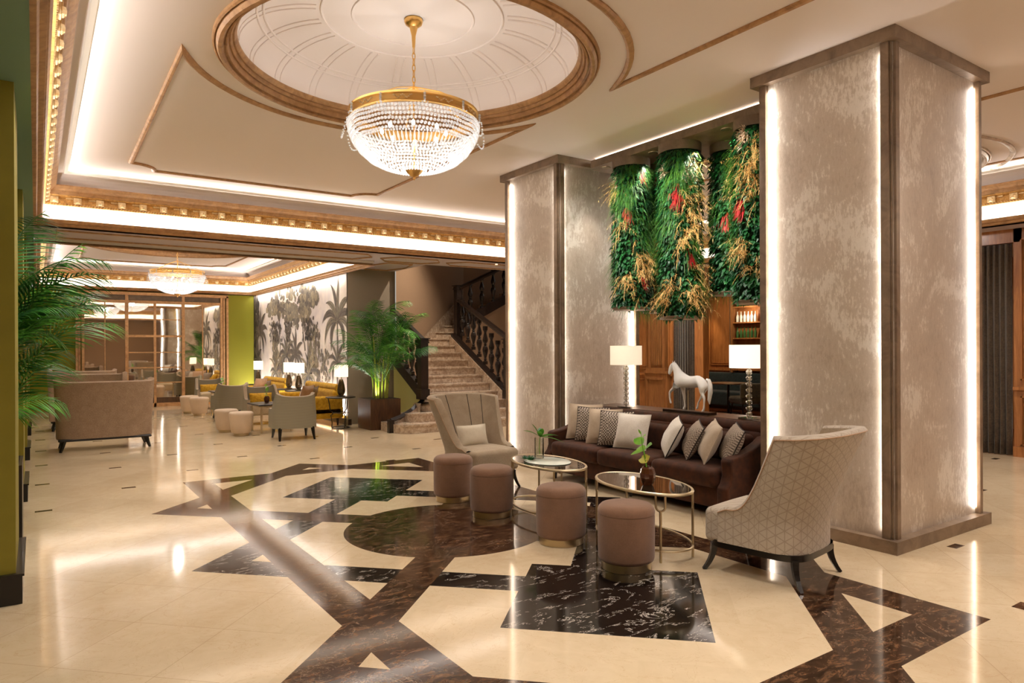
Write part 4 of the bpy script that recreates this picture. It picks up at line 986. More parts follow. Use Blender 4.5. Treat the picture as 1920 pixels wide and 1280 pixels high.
# ---- white horse figure
def horse():
    o = thing('horse_statue', 'white plaster horse figure walking on a dark plinth on the console', 'statue', (5.92, 5.16, 0.825), 0)
    MB().box(-0.07, 0.07, -0.31, 0.33, 0, 0.028).build('plinth', M['darkwood'], o, smooth=False)
    MB().tube([(0, 0.02, 0.02), (0, 0.02, 0.25)], 0.006, 8).build('support_rod', M['champagne'], o)
    V = []; E_ = []; R = []
    def chain(pts, start=None):
        p = start
        for (x, y, z, r) in pts:
            V.append((x, y, z+0.028)); R.append(r); i = len(V)-1
            if p is not None: E_.append((p, i))
            p = i
        return p
    # facing +y
    V.append((0, -0.04, 0.318)); R.append((0.072, 0.074)); root = 0
    rump = chain([(0, -0.14, 0.331, (0.076, 0.076)), (0, -0.205, 0.33, (0.058, 0.058))], root)
    chest = chain([(0, 0.065, 0.322, (0.070, 0.078)), (0, 0.135, 0.345, (0.054, 0.070))], root)
    neck = chain([(0, 0.160, 0.395, (0.042, 0.062)), (0, 0.182, 0.445, (0.034, 0.050)), (0, 0.205, 0.487, (0.028, 0.040))], chest)
    poll = chain([(0, 0.236, 0.505, (0.026, 0.030))], neck)
    head = chain([(0, 0.262, 0.470, (0.024, 0.036)), (0, 0.278, 0.432, (0.018, 0.026)), (0, 0.290, 0.400, (0.016, 0.020)), (0, 0.290, 0.386, (0.010, 0.012))], poll)
    for s_ in (-1, 1):
        chain([(s_*0.014, 0.228, 0.524, (0.006, 0.005)), (s_*0.016, 0.226, 0.545, (0.003, 0.003))], neck+0)
    # front legs: one planted, one raised; hind legs in stride
    chain([(0.038, 0.13, 0.27, (0.030, 0.036)), (0.040, 0.125, 0.20, (0.017, 0.021)), (0.040, 0.110, 0.150, (0.0135, 0.015)), (0.040, 0.105, 0.085, (0.009, 0.010)), (0.040, 0.10, 0.040, (0.011, 0.012)), (0.040, 0.112, 0.015, (0.013, 0.017)), (0.04, 0.116, 0.002, (0.015, 0.02))], chest)
    chain([(-0.038, 0.15, 0.28, (0.030, 0.036)), (-0.040, 0.195, 0.235, (0.018, 0.022)), (-0.040, 0.248, 0.195, (0.0145, 0.016)), (-0.040, 0.252, 0.130, (0.009, 0.010)), (-0.040, 0.240, 0.085, (0.010, 0.011)), (-0.040, 0.232, 0.062, (0.013, 0.015))], chest)
    chain([(0.040, -0.20, 0.27, (0.036, 0.046)), (0.042, -0.165, 0.215, (0.021, 0.026)), (0.042, -0.125, 0.150, (0.0135, 0.016)), (0.042, -0.085, 0.085, (0.009, 0.010)), (0.042, -0.075, 0.045, (0.011, 0.012)), (0.042, -0.062, 0.018, (0.013, 0.017))], rump)
    chain([(-0.040, -0.205, 0.27, (0.036, 0.046)), (-0.042, -0.205, 0.205, (0.021, 0.026)), (-0.042, -0.240, 0.150, (0.0135, 0.016)), (-0.042, -0.236, 0.085, (0.009, 0.010)), (-0.042, -0.234, 0.04, (0.011, 0.012)), (-0.042, -0.222, 0.016, (0.013, 0.017)), (-0.042, -0.218, 0.002, (0.015, 0.02))], rump)
    me = bpy.data.meshes.new('body'); me.from_pydata(V, E_, []); me.materials.append(M['plaster'])
    b = bpy.data.objects.new('body', me); COL.objects.link(b); b.parent = o
    sk = b.modifiers.new('skin', 'SKIN'); sk.use_smooth_shade = True
    for i, sv in enumerate(me.skin_vertices[0].data): sv.radius = R[i]; sv.use_root = (i == 0)
    ss = b.modifiers.new('sub', 'SUBSURF'); ss.levels = 2; ss.render_levels = 2
    # tail and mane
    mb = MB(); mb.tube([(0, -0.235, 0.375), (0, -0.265, 0.37), (0, -0.285, 0.32), (0, -0.285, 0.24), (0, -0.27, 0.16), (0, -0.275, 0.115)], [0.014, 0.02, 0.024, 0.026, 0.02, 0.005], 10); mb.build('tail', M['plaster'], o)
    mb = MB(); pts = [(0, 0.238, 0.552), (0, 0.205, 0.54), (0, 0.175, 0.505), (0, 0.150, 0.465), (0, 0.118, 0.425), (0, 0.085, 0.40)]
    mb.tube(pts, [0.008, 0.014, 0.016, 0.016, 0.014, 0.006], 8); mb.build('mane', M['plaster'], o)
    return o
horse()

# ---- clear vase with leaf, tray, amber vase
o = thing('glass_vase', 'clear cylinder vase holding a split tropical leaf on the oval table', 'vase', (3.93, 5.26, 0.498))
mb = MB(); mb.lathe([(0.0005, 0.0), (0.045, 0.0), (0.045, 0.19), (0.042, 0.19), (0.042, 0.012), (0.0005, 0.012)], n=32, cap=False); mb.build('cylinder', M['glass'], o, angle=40)
mb = MB(); mb.lathe([(0.0005, 0.013), (0.0415, 0.013), (0.0415, 0.085), (0.0005, 0.085)], n=24, cap=False); mb.build('water', M['glass'], o, angle=40)
def leaf(mb, p, d, up, L, w, n=6, fold=0.15, droop=0.3, shape=1.0):
    p = Vector(p); d = Vector(d).normalized(); up = Vector(up); side = d.cross(up).normalized(); nn = side.cross(d)
    vs = []; fs = []
    for i in range(n+1):
        t = i/n; c = p+d*L*t-Vector((0, 0, 1))*droop*L*t*t; ww = w*math.sin(PI*min(1, 0.03+t**shape*0.97))**0.8
        vs += [tuple(c-side*ww+nn*fold*ww), tuple(c), tuple(c+side*ww+nn*fold*ww)]
    for i in range(n):
        fs += [(i*3, i*3+1, i*3+4, i*3+3), (i*3+1, i*3+2, i*3+5, i*3+4)]
    mb.add(vs, fs)
mb = MB()
for (dx, dy, dz, L, w) in ((-0.5, 0.75, 0.55, 0.20, 0.026), (-0.2, 0.45, 0.9, 0.19, 0.024), (0.0, -0.3, 0.9, 0.12, 0.026), (0.35, -0.85, 0.35, 0.22, 0.03), (0.5, -0.7, 0.05, 0.24, 0.03), (-0.35, -0.4, 0.5, 0.16, 0.026), (0.3, 0.4, 0.6, 0.15, 0.025)):
    leaf(mb, (0.0, -0.015, 0.20), (dx, dy, dz), (0.3, 0.2, 1), L, w, 7, 0.12, 0.25)
mb.build('leaf', M['palm'], o)
mb = MB(); mb.tube([(0.02, 0.02, 0.03), (0.0, 0.0, 0.12), (0.0, -0.015, 0.21)], 0.0035, 6); mb.build('stem', M['lime'], o)
o = thing('tray', 'round pale marbled tray lying under the clear vase', 'tray', (3.90, 5.10, 0.496))
mb = MB(); mb.lathe([(0.0005, 0.0), (0.20, 0.0), (0.205, 0.006), (0.2, 0.009), (0.0005, 0.006)], n=48, cap=False, sx=0.95, sy=1.25); mb.build('plate', simple('pale_green_marble', (222, 226, 212), 0.1, var=0.08, vscale=6), o)
for x in bpy.data.objects:
    if x.get('category') == 'vase': x.location.z = 0.506
o = thing('succulent', 'small dark green succulent lying on the pale tray', 'plant', (3.78, 5.22, 0.505))
mb = MB()
for k in range(22):
    a = k*2.4; e = 0.2+k*0.05; leaf(mb, (0.025*math.cos(a), 0.045*math.sin(a), 0.003), (math.cos(a), math.sin(a), e), (0, 0, 1), 0.05, 0.014, 3, 0.2, 0.1)
mb.build('leaf_cluster', M['ivy'], o)
def sprig_vase(label, loc, k=1.0, rz=0.0):
    o = thing('flower_vase', label, 'vase', loc, rz, 'amber glass vases with green sprigs'); o.scale = (k, k, k)
    mb = MB(); prof = [(0.0005, 0.0), (0.038, 0.0), (0.044, 0.01), (0.058, 0.05), (0.060, 0.09), (0.050, 0.125), (0.034, 0.14), (0.030, 0.138), (0.045, 0.11), (0.052, 0.08), (0.035, 0.02), (0.0005, 0.014)]
    mb.lathe(prof, n=10, cap=False); mb.build('vessel', M['amber'], o, smooth=False)
    mb = MB(); mb.tube([(0, 0, 0.05), (-0.01, 0.02, 0.2), (-0.02, 0.05, 0.30), (-0.02, 0.07, 0.40)], [0.004, 0.004, 0.003, 0.002], 6); mb.tube([(0, 0, 0.1), (0.0, 0.05, 0.24), (0.0, 0.09, 0.31)], 0.003, 6); mb.build('stem', M['lime'], o)
    mb = MB()
    for (p, d, L, w) in (((0, 0.04, 0.27), (0.1, -0.8, 0.55), 0.11, 0.042), ((0, 0.05, 0.26), (0, 0.9, 0.1), 0.12, 0.036), ((-0.01, 0.05, 0.31), (-0.2, 1, 0.35), 0.12, 0.04), ((-0.02, 0.06, 0.35), (-0.1, -0.9, 0.5), 0.10, 0.024), ((0, 0.05, 0.26), (-0.7, 0.4, -0.2), 0.11, 0.038), ((-0.02, 0.07, 0.38), (-0.2, 0.5, 0.9), 0.05, 0.008)):
        leaf(mb, p, d, (-0.6, 0.1, 0.7), L, w, 6, 0.1, 0.15, 0.8)
    mb.build('leaf', M['lime'], o)
    mb = MB()
    for (p, d) in (((0, 0, 0.19), (-0.2, 0.7, 0.6)), ((0, 0, 0.18), (0, -0.5, 0.9)), ((0, 0.01, 0.17), (-0.6, 0.3, 0.4))): leaf(mb, p, d, (-0.7, 0.0, 0.6), 0.075, 0.028, 5, 0.1, 0.3)
    mb.build('yellow_leaf', M['lemon'], o)
    return o
sprig_vase('brown faceted glass vase with a lime-green sprig on the oval table', (3.86, 3.78, 0.498), 1.0, -0.3)

# ---- chandeliers
def chandelier(label, c, zr, ztop, R=0.54):
    o = thing('chandelier', label, 'chandelier', (c[0], c[1], zr), 0, 'crystal bowl chandeliers')
    mb = MB(); mb.lathe([(R-0.01, 0.0), (R+0.004, 0.004), (R+0.004, 0.012), (R-0.004, 0.02), (R-0.006, 0.062), (R+0.006, 0.07), (R+0.008, 0.085), (R-0.004, 0.09), (R-0.02, 0.085), (R-0.02, 0.0)], n=72, cap=False); mb.build('rim', M['chand_gold'], o, angle=30)
    mb = MB()
    for k in range(10):
        a = 2*PI*(k+0.5)/10
        for j in range(-6, 7):
            b = a+j*0.022; zz = 0.04+0.012*math.cos(j*1.1); mb.lathe([(0.0, -0.007), (0.008, 0.0), (0.0, 0.007)], ((R-0.002)*math.cos(b), (R-0.002)*math.sin(b), zz), 5)
    mb.build('rim_ornament', M['gold_light'], o)
    # suspension
    h = ztop-zr
    mb = MB(); mb.lathe([(0.0005, h), (0.075, h), (0.08, h-0.02), (0.07, h-0.045), (0.035, h-0.07), (0.028, h-0.10), (0.018, h-0.14), (0.012, h-0.24), (0.0005, h-0.25)][::-1], n=24, cap=False); mb.build('canopy', M['chand_gold'], o)
    z = h-0.235; k = 0
    mb = MB()
    while z > 0.30:
        pts = []
        for i in range(12):
            a = 2*PI*i/12; u, v = 0.013*math.cos(a), 0.032*math.sin(a); pts.append((u, 0, z-0.03+v) if k % 2 else (0, u, z-0.03+v))
        mb.tube(pts, 0.004, 6, True); z -= 0.05; k += 1
    mb.build('chain', M['chand_gold'], o)
    mb = MB(); mb.tube([(0, 0, 0.32), (0, 0, -0.42)], 0.008, 8)
    for k in range(5):
        a = 2*PI*k/5; mb.tube([(0, 0, 0.31), (0.3*math.cos(a), 0.3*math.sin(a), 0.20), ((R-0.01)*math.cos(a), (R-0.01)*math.sin(a), 0.08)], 0.005, 6)
    mb.build('hanging_rods', M['chand_gold'], o)
    ico = bmesh.new(); bmesh.ops.create_icosphere(ico, subdivisions=1, radius=1.0); iv = [v.co.copy() for v in ico.verts]; fi = [tuple(v.index for v in f.verts) for f in ico.faces]; ico.free()
    def bead(mb, p, r, rz=1.0): mb.add([(p[0]+v.x*r, p[1]+v.y*r, p[2]+v.z*r*rz) for v in iv], fi)
    # bowl tiers of beads, rods below
    def bowl(t):  # t 0 rim .. 1 bottom
        a = t*PI/2; return (R+0.012)*math.cos(a)**0.85 if t < 1 else 0.0, -0.015-0.40*math.sin(a)**1.05
    tiers = [0.02, 0.075, 0.13, 0.185, 0.24, 0.295]
    for q, t in enumerate(tiers):
        mb = MB(); r, z = bowl(t); n = int(2*PI*r/0.030)
        for i in range(n):
            a = 2*PI*(i+0.5*(q % 2))/n; bead(mb, (r*math.cos(a), r*math.sin(a), z+0.004*math.sin(a*12)), 0.0145)
        mb.build('bead_ring', M['crystal'], o, smooth=False)
    for q, (ta, tb, cnt) in enumerate(((0.34, 0.46, 90), (0.485, 0.63, 76))):
        mb = MB(); ra, za = bowl(ta); rb_, zb = bowl(tb)
        for i in range(cnt):
            a = 2*PI*i/cnt; mb.tube([(ra*math.cos(a), ra*math.sin(a), za), ((ra+rb_)/2*math.cos(a), (ra+rb_)/2*math.sin(a), (za+zb)/2-0.006), (rb_*math.cos(a), rb_*math.sin(a), zb)], [0.004, 0.0105, 0.004], 4)
        mb.build('crystal_rod_ring', M['crystal'], o, smooth=False)
    for t in (0.325, 0.472, 0.645, 0.70, 0.755, 0.81, 0.865, 0.915, 0.96):
        mb = MB(); r, z = bowl(t); n = max(12, int(2*PI*r/0.024))
        for i in range(n):
            a = 2*PI*i/n; bead(mb, (r*math.cos(a), r*math.sin(a), z), 0.0105)
        mb.build('bead_ring', M['crystal'], o, smooth=False)
    # bead swags round the rim
    for k in range(10):
        mb = MB(); a0 = 2*PI*k/10; a1 = a0+2*PI/10
        for i in range(19):
            t = i/18; a = a0+(a1-a0)*t; s_ = 4*t*(1-t); rr = R+0.018+0.045*math.sin(PI*t)**0.5; bead(mb, (rr*math.cos(a), rr*math.sin(a), 0.03-0.20*s_), 0.0085)
        mb.build('bead_swag', M['crystal'], o, smooth=False); mb = MB()
        for j in range(4): bead(mb, ((R+0.02)*math.cos(a0), (R+0.02)*math.sin(a0), 0.06-0.02*j), 0.0125-0.0005*j, 1.0)
        mb.build('bead_drop', M['crystal'], o, smooth=False)
    mb = MB(); mb.lathe([(0.0005, -0.49), (0.012, -0.475), (0.008, -0.46), (0.03, -0.455), (0.055, -0.43), (0.075, -0.405), (0.0005, -0.40)], n=20, cap=False); mb.build('finial', M['chand_gold'], o)
    for k in range(8):
        a = 2*PI*k/8+0.3; mb = MB(); bead(mb, (0.27*math.cos(a), 0.27*math.sin(a), -0.08), 0.018, 1.5); mb.build('bulb', M['bulb'], o)
    return o
chandelier('large crystal bowl chandelier with gold rim hanging from the lobby dome', DC, 3.47, ZC+0.42)
chandelier('smaller-looking crystal chandelier hanging over the lounge seating', DC2, 3.17, ZC2+0.42)
# ------------------------------------------------------------ hanging gardens
def garden(label, x, y, ztop, zbot, R=0.20, seed=1, n_leaf=1500, feats=()):
    o = thing('hanging_garden', label, 'hanging planter', (x, y, 0), 0, 'hanging cylinder gardens under the bronze box')
    rnd = random.Random(seed); L = ztop-zbot
    mb = MB(); mb.lathe([(R+0.012, ztop-0.10), (R+0.022, ztop-0.10), (R+0.022, ztop), (R+0.01, ztop)], n=40, cap=False); mb.build('collar', M['col_metal'], o, angle=30)
    mb = MB(); mb.lathe([(0.0005, zbot), (R+0.01, zbot), (R+0.03, zbot+0.03), (R+0.022, zbot+0.035), (R, zbot+0.012)], n=40, cap=False); mb.build('tray', M['col_metal'], o, angle=30)
    MB().lathe([(R*0.86, zbot+0.01), (R*0.86, ztop-0.02)], n=24).build('core', M['core'], o)
    def surf(): return rnd.random()*2*PI, zbot+0.03+(L-0.13)*rnd.random()
    iv = MB(); fe = MB(); n_leaf = int(n_leaf*2.2)
    for i in range(n_leaf):
        a, z = surf(); r = R*(0.9+0.2*rnd.random()); d = Vector((math.cos(a), math.sin(a), -0.4-0.9*rnd.random())); d = d+Vector((rnd.gauss(0, .4), rnd.gauss(0, .4), rnd.gauss(0, .3)))
        leaf(iv, (r*math.cos(a), r*math.sin(a), z), d, (math.cos(a), math.sin(a), 0.6), 0.035+0.04*rnd.random(), 0.012+0.014*rnd.random(), 2, 0.25, 0.2)
    def blade(mb, p, d, L_, w, droop=0.6):
        d = Vector(d).normalized(); s_ = d.cross(Vector((0, 0, 1))); s_ = s_.normalized() if s_.length > 1e-3 else Vector((1, 0, 0)); vs = []
        for i in range(4):
            t = i/3; c = Vector(p)+d*L_*t-Vector((0, 0, 1))*droop*L_*t*t; ww = w*(1-t*0.85); vs += [tuple(c-s_*ww), tuple(c+s_*ww)]
        mb.add(vs, [(0, 1, 3, 2), (2, 3, 5, 4), (4, 5, 7, 6)])
    patches = [(rnd.random()*2*PI, zbot+L*rnd.random()) for _ in range(9)]
    for (pa, pz) in patches:
        for i in range(150):
            a = pa+rnd.gauss(0, 0.45); z = min(ztop-0.11, max(zbot+0.05, pz+rnd.gauss(0, 0.12))); r = R*1.0
            blade(fe, (r*math.cos(a), r*math.sin(a), z), (math.cos(a)*0.7+rnd.gauss(0, .2), math.sin(a)*0.7+rnd.gauss(0, .2), rnd.gauss(-0.4, 0.4)), 0.10+0.10*rnd.random(), 0.003, 0.7)
    iv.build('ivy', M['ivy'], o, smooth=False)['kind'] = 'stuff'
    fe.build('fern', M['fern'], o, smooth=False)['kind'] = 'stuff'
    # feature clumps: (azimuth degrees, z, kind, size, count)
    def plume(mb, p, d, L_, k):
        d = Vector(d).normalized(); n = 9
        for i in range(n):
            t = i/n; c = Vector(p)+d*L_*t-Vector((0, 0, 1))*0.5*L_*t*t
            for s_ in (-1, 1):
                q = d+Vector((rnd.gauss(0, .5), rnd.gauss(0, .5), rnd.gauss(0, .5)))+d.cross(Vector((0, 0, 1)))*s_*1.1; blade(mb, c, q, L_*0.32*(1-0.6*t)*k, 0.0028, 0.4)
        blade(mb, p, d, L_, 0.0035, 0.5)
    for kind, mt in (('golden_grass', 'straw'), ('red_bloom', 'red'), ('pale_bloom', 'pale')):
        mb = MB(); any_ = False
        for (az, z, kd, sz, cnt) in feats:
            if kd != kind: continue
            any_ = True; az = math.radians(az)
            for i in range(int(cnt*1.8)):
                a = az+rnd.gauss(0, sz*2.0); zz = z+rnd.gauss(0, sz*0.7); r = R*1.02; p = (r*math.cos(a), r*math.sin(a), zz)
                out = Vector((math.cos(a), math.sin(a), 0))
                if kind == 'golden_grass': plume(mb, p, out*0.8+Vector((rnd.gauss(0, .45), rnd.gauss(0, .45), rnd.gauss(-0.25, .5))), 0.12+0.15*rnd.random(), 1.1)
                elif kind == 'red_bloom':
                    for j in range(5): blade(mb, p, out*0.6+Vector((rnd.gauss(0, .3), rnd.gauss(0, .3), -0.7)), 0.06+0.06*rnd.random(), 0.006, 0.5)
                else:
                    for j in range(6): leaf(mb, p, out+Vector((rnd.gauss(0, .7), rnd.gauss(0, .7), rnd.gauss(0, .7))), (0, 0, 1), 0.05+0.03*rnd.random(), 0.007, 2)
        if any_: mb.build(kind, M[mt], o, smooth=False)['kind'] = 'stuff'
    return o
G, Rr, Pp = 'golden_grass', 'red_bloom', 'pale_bloom'
ZT = ZC-0.115
# camera sees azimuths around 215-235 degrees
garden('hanging ivy cylinder nearest the column by the stairs, large straw-gold clump low on its side', 5.97, 6.10, ZT, 2.00, 0.205, 11, feats=((262, 2.55, G, 0.16, 26), (225, 2.35, G, 0.13, 16), (170, 3.45, G, 0.08, 8), (165, 3.5, Pp, 0.08, 10), (215, 3.15, Rr, 0.05, 10), (262, 3.62, Rr, 0.04, 8), (265, 2.35, Rr, 0.04, 6), (190, 3.0, G, 0.06, 5)))
garden('longest hanging ivy cylinder, red tuft near its top and gold plumes round its foot', 5.97, 5.33, ZT, 1.86, 0.215, 12, 1900, feats=((214, 3.22, Rr, 0.06, 18), (245, 3.42, Pp, 0.07, 12), (252, 3.2, G, 0.12, 14), (240, 2.85, G, 0.10, 12), (270, 2.95, G, 0.14, 14), (225, 2.72, G, 0.07, 9), (180, 2.1, G, 0.10, 14), (262, 2.12, G, 0.12, 20), (205, 2.25, G, 0.08, 7), (250, 2.55, Rr, 0.05, 8), (172, 3.5, Pp, 0.06, 7), (275, 2.4, G, 0.08, 8), (262, 3.6, G, 0.06, 6)))
garden('hanging garden seen in the gap behind the two front cylinders, with a red tuft', 6.50, 6.13, ZT, 1.98, 0.20, 13, 1000, feats=((215, 2.85, Rr, 0.06, 12), (225, 3.55, Pp, 0.07, 12), (222, 3.65, Rr, 0.05, 8), (225, 2.3, G, 0.14, 16), (225, 2.7, G, 0.08, 7)))
garden('hanging garden of dark ivy with a straw-coloured clump at mid height, in the back row', 6.45, 5.02, ZT, 2.13, 0.20, 14, 1500, feats=((225, 3.35, G, 0.09, 18), (245, 3.5, Rr, 0.04, 8), (205, 2.95, Rr, 0.05, 8), (245, 2.7, G, 0.10, 12), (255, 2.45, Rr, 0.04, 8)))
garden('hanging garden half hidden by the near column, pale blossom and gold grass near its top', 5.97, 4.32, ZT, 1.98, 0.205, 15, 1700, feats=((178, 3.62, Pp, 0.07, 16), (215, 3.5, G, 0.12, 22), (190, 3.3, G, 0.10, 12), (172, 2.95, Rr, 0.05, 12), (180, 2.55, G, 0.10, 12), (215, 2.35, G, 0.08, 8), (200, 3.1, G, 0.10, 10)))

# ------------------------------------------------------------ palms
def frond_mesh(L, seed, lw=0.0085, ll=0.36, npairs=34, arch=0.9):
    rnd = random.Random(seed); mb = MB(); p = Vector((0, 0, 0)); an = math.radians(78); pts = []; N = 30
    for i in range(N+1):
        pts.append(p.copy()); p = p+Vector((math.cos(an), 0, math.sin(an)))*L/N; an -= arch*(0.3+1.5*i/N)/N*1.55
    mb.tube(pts, [0.007*(1-0.8*i/N)+0.0012 for i in range(N+1)], 5)
    for k in range(npairs):
        t = 0.26+0.74*k/npairs; i = min(N-1, int(t*N)); c = pts[i]; tg = (pts[i+1]-pts[i]).normalized(); nrm = Vector((0, 1, 0)).cross(tg)
        l = ll*math.sin(PI*(0.14+0.80*(t-0.26)/0.74))**0.7
        for s_ in (-1, 1):
            d = (tg*0.62+Vector((0, s_, 0))*0.85+nrm*(-0.22)*-1*(0.5)).normalized()
            vs = []; dr = 0.12+0.22*rnd.random()
            sd = tg
            for j in range(5):
                u = j/4; q = c+d*l*u-Vector((0, 0, 1))*dr*l*u*u; w = lw*(0.5+1.2*u if u < 0.35 else 0.92*(1-(u-0.35)/0.65)**0.8)
                sv = d.cross(nrm).normalized(); vs += [tuple(q-sv*w), tuple(q+sv*w)]
            mb.add(vs, [(2*j, 2*j+1, 2*j+3, 2*j+2) for j in range(4)])
    return mb
def palm(label, loc, H, spread, nf, pot, cat='plant', seed=0, azr=(0, 360), grp=None, canes=14, potmat='walnut', mats=('palm', 'palm2'), Ls=(0.9, 1.25)):
    o = thing('potted_palm', label, cat, loc, 0, grp); rnd = random.Random(seed); w, d, h = pot
    mb = MB(); t = 0.02; mb.box(-w/2, w/2, -d/2, d/2, 0, h); mb.build('planter', M[potmat], o, smooth=False)
    MB().box(-w/2+t, w/2-t, -d/2+t, d/2-t, h-0.0, h+0.004).build('soil', M['soil'], o, smooth=False)
    protos = []
    base = []
    for k in range(canes):
        a = rnd.random()*2*PI; r = 0.17*math.sqrt(rnd.random()); b = Vector((r*math.cos(a), r*math.sin(a), h)); lean = Vector((math.cos(a), math.sin(a), 0))*(0.10+0.25*r/0.17)*0.5
        hh = H*(0.24+0.32*rnd.random()); top = b+lean*hh*0.8+Vector((0, 0, hh)); base.append((top, a))
        mb = MB(); mb.tube([b, b+lean*hh*0.25+Vector((0, 0, hh*0.5)), top], [0.017, 0.013, 0.008], 7); mb.build('cane', M['cane'], o)
    for v in range(5):
        mb = frond_mesh(rnd.uniform(*Ls), seed*10+v, arch=0.45+0.2*v); me_o = mb.build('frond', M[mats[v % 2]], o, smooth=False); protos.append(me_o)
    for k in range(nf):
        top, a = base[k % len(base)]; f = protos[k % 5] if k < 5 else protos[k % 5].copy()
        if k >= 5: COL.objects.link(f); f.parent = o
        az = math.radians(azr[0]+(azr[1]-azr[0])*((k*0.618) % 1.0)+rnd.gauss(0, 8)); tilt = rnd.uniform(-0.15, 0.5); s_ = spread*rnd.uniform(0.8, 1.15)
        f.location = top-Vector((0, 0, rnd.uniform(0.0, 1.0)**1.3*H*0.24)); f.rotation_euler = (Matrix.Rotation(az, 3, 'Z') @ Matrix.Rotation(tilt, 3, 'Y') @ Matrix.Rotation(rnd.gauss(0, .25), 3, 'X')).to_euler(); f.scale = (s_, s_, s_)
    return o
palm('tall areca palm in a square walnut planter beside the staircase', (5.52, 12.60, 0), 2.35, 0.95, 44, (0.62, 0.62, 0.58), seed=4, canes=16, Ls=(1.0, 1.35))
spot('palm_uplight', (5.36, 12.40, 0.62), (5.6, 12.75, 1.6), 16, 100, (0.85, 1.0, 0.45), 0.7, 0.03)
palm('areca palm in a dark planter reaching out from behind the nearest olive pillar', (-0.34, 6.85, 0), 2.3, 0.95, 30, (0.5, 0.6, 0.66), seed=9, azr=(-35, 85), canes=12, potmat='darkwood', Ls=(0.95, 1.35))
spot('palm_spot', (0.9, 5.9, 3.88), (-0.1, 6.75, 1.0), 200, 45, WHITE, 0.7, 0.03)
spot('palm_spot', (0.3, 8.0, 3.88), (0.35, 7.5, 0), 90, 60, WHITE, 0.7, 0.03)

# ------------------------------------------------------------ lounge furniture
def pouf():
    o = thing('pouf', '', 'stool')
    mb = MB(); mb.lathe([(0.125, 0.05), (0.15, 0.052), (0.168, 0.07), (0.185, 0.20), (0.205, 0.34), (0.212, 0.385), (0.205, 0.41), (0.185, 0.425), (0.10, 0.432), (0.0005, 0.434)], n=40, cap=False); mb.build('seat', M['cream_leather'], o)
    mb = MB(); mb.lathe([(0.125, 0.0), (0.13, 0.0), (0.13, 0.055)], n=32); mb.build('base_ring', M['champagne'], o); return o
p0 = pouf()
for i, ((x, y), lb) in enumerate((((3.03, 12.98), 'tapered cream leather pouf nearest the grey-green armchair seen from behind'), ((2.93, 13.70), 'tapered cream leather pouf tucked behind the nearest pouf'),
        ((3.15, 17.5), 'tapered cream leather pouf by the far square table'), ((3.06, 18.25), 'tapered cream leather pouf furthest from the stairs, nearest the mirror'))):
    o = p0 if i == 0 else dup(p0, (x, y, 0)); o.location = (x, y, 0); o['label'] = lb; o['group'] = 'cream poufs in the lounge'
def square_table(label, loc, rz=0.0):
    o = thing('square_table', label, 'table', loc, rz, 'square lounge tables')
    MB().rbox((0, 0, 0.515), (0.70, 0.70, 0.028), 0.008, 3).build('tabletop', M['darkwood'], o, smooth=False)
    mb = MB(); mb.box(-0.29, 0.29, -0.29, -0.275, 0.47, 0.50); mb.box(-0.29, 0.29, 0.275, 0.29, 0.47, 0.50); mb.box(-0.29, -0.275, -0.29, 0.29, 0.47, 0.5); mb.box(0.275, 0.29, -0.29, 0.29, 0.47, 0.5); mb.build('apron', M['champagne'], o, smooth=False)
    for sx in (-1, 1):
        for sy in (-1, 1): MB().box(*sorted((sx*0.265, sx*0.295)), *sorted((sy*0.265, sy*0.295)), 0, 0.50).build('leg', M['champagne'], o, smooth=False)
    return o
square_table('square dark-topped table with champagne legs between two grey-green armchairs', (3.68, 13.38, 0), 0.05)
square_table('square dark-topped table with champagne legs near the mirror', (3.85, 18.0, 0))
sprig_vase('small faceted vase with a lime sprig on the nearer square table', (3.62, 13.5, 0.528), 0.9, -0.5)
sprig_vase('small faceted vase with a lime sprig on the square table near the mirror', (3.82, 18.0, 0.528), 0.9, 0.3)
def tub_chair(label, loc, rz):
    o = thing('armchair', label, 'armchair', loc, rz, 'grey-green lounge armchairs')
    def hf(s):
        a = abs(s)
        if a < 0.48: return 0.735+0.06*(a/0.48)**2
        t = min(1, (a-0.48)/0.30); return 0.795-(0.795-0.52)*(3*t*t-2*t**3)
    outer, inner, grid = shell(0.365, 0.32, -0.31, 0.27, hf, 0.05, 0.0, thick=0.06, n=48, m=9, z0=0.20)
    mb = MB(); mb.add(*grid(outer, False)); mb.build('back_cover', M['stripe'], o, angle=180)
    mb = MB(); mb.add(*grid(inner, True)); mb.build('backrest', M['stripe'], o, angle=180)
    n = len(outer); vs = []; fs = []
    for i in range(n): a, b = Vector(outer[i][-1]), Vector(inner[i][-1]); vs += [tuple(a), tuple((a+b)/2+Vector((0, 0, 0.012))), tuple(b)]
    for i in range(n-1):
        for k in range(2): fs.append((i*3+k, (i+1)*3+k, (i+1)*3+k+1, i*3+k+1))
    mb = MB(); mb.add(vs, fs); w = len(outer[0])
    for i in (0, n-1): mb.add([p for p in outer[i]]+[p for p in inner[i]], [(k, k+1, w+k+1, w+k) for k in range(w-1)])
    mb.build('edge_band', M['beige'], o, angle=180)
    mb = MB(); mb.rbox((0, 0.04, 0.31), (0.60, 0.56, 0.24), 0.05, 5, puff=0.02); mb.build('seat', M['seatgrey'], o, weld=True, angle=60)
    for sx in (-1, 1):
        for sy in (-1, 1):
            x0, y0 = sx*0.27, (0.24 if sy > 0 else -0.24); mb = MB(); mb.tube([(x0, y0, 0.21), (x0+sx*0.01, y0+sy*0.03, 0.10), (x0+sx*0.02, y0+sy*0.07, 0)], [0.032, 0.026, 0.016], 4); mb.build('leg', M['black'], o, smooth=False)
    return o
tub_chair('grey-green striped armchair seen from behind beside the nearer square table', (3.67, 12.02, 0), -0.08)
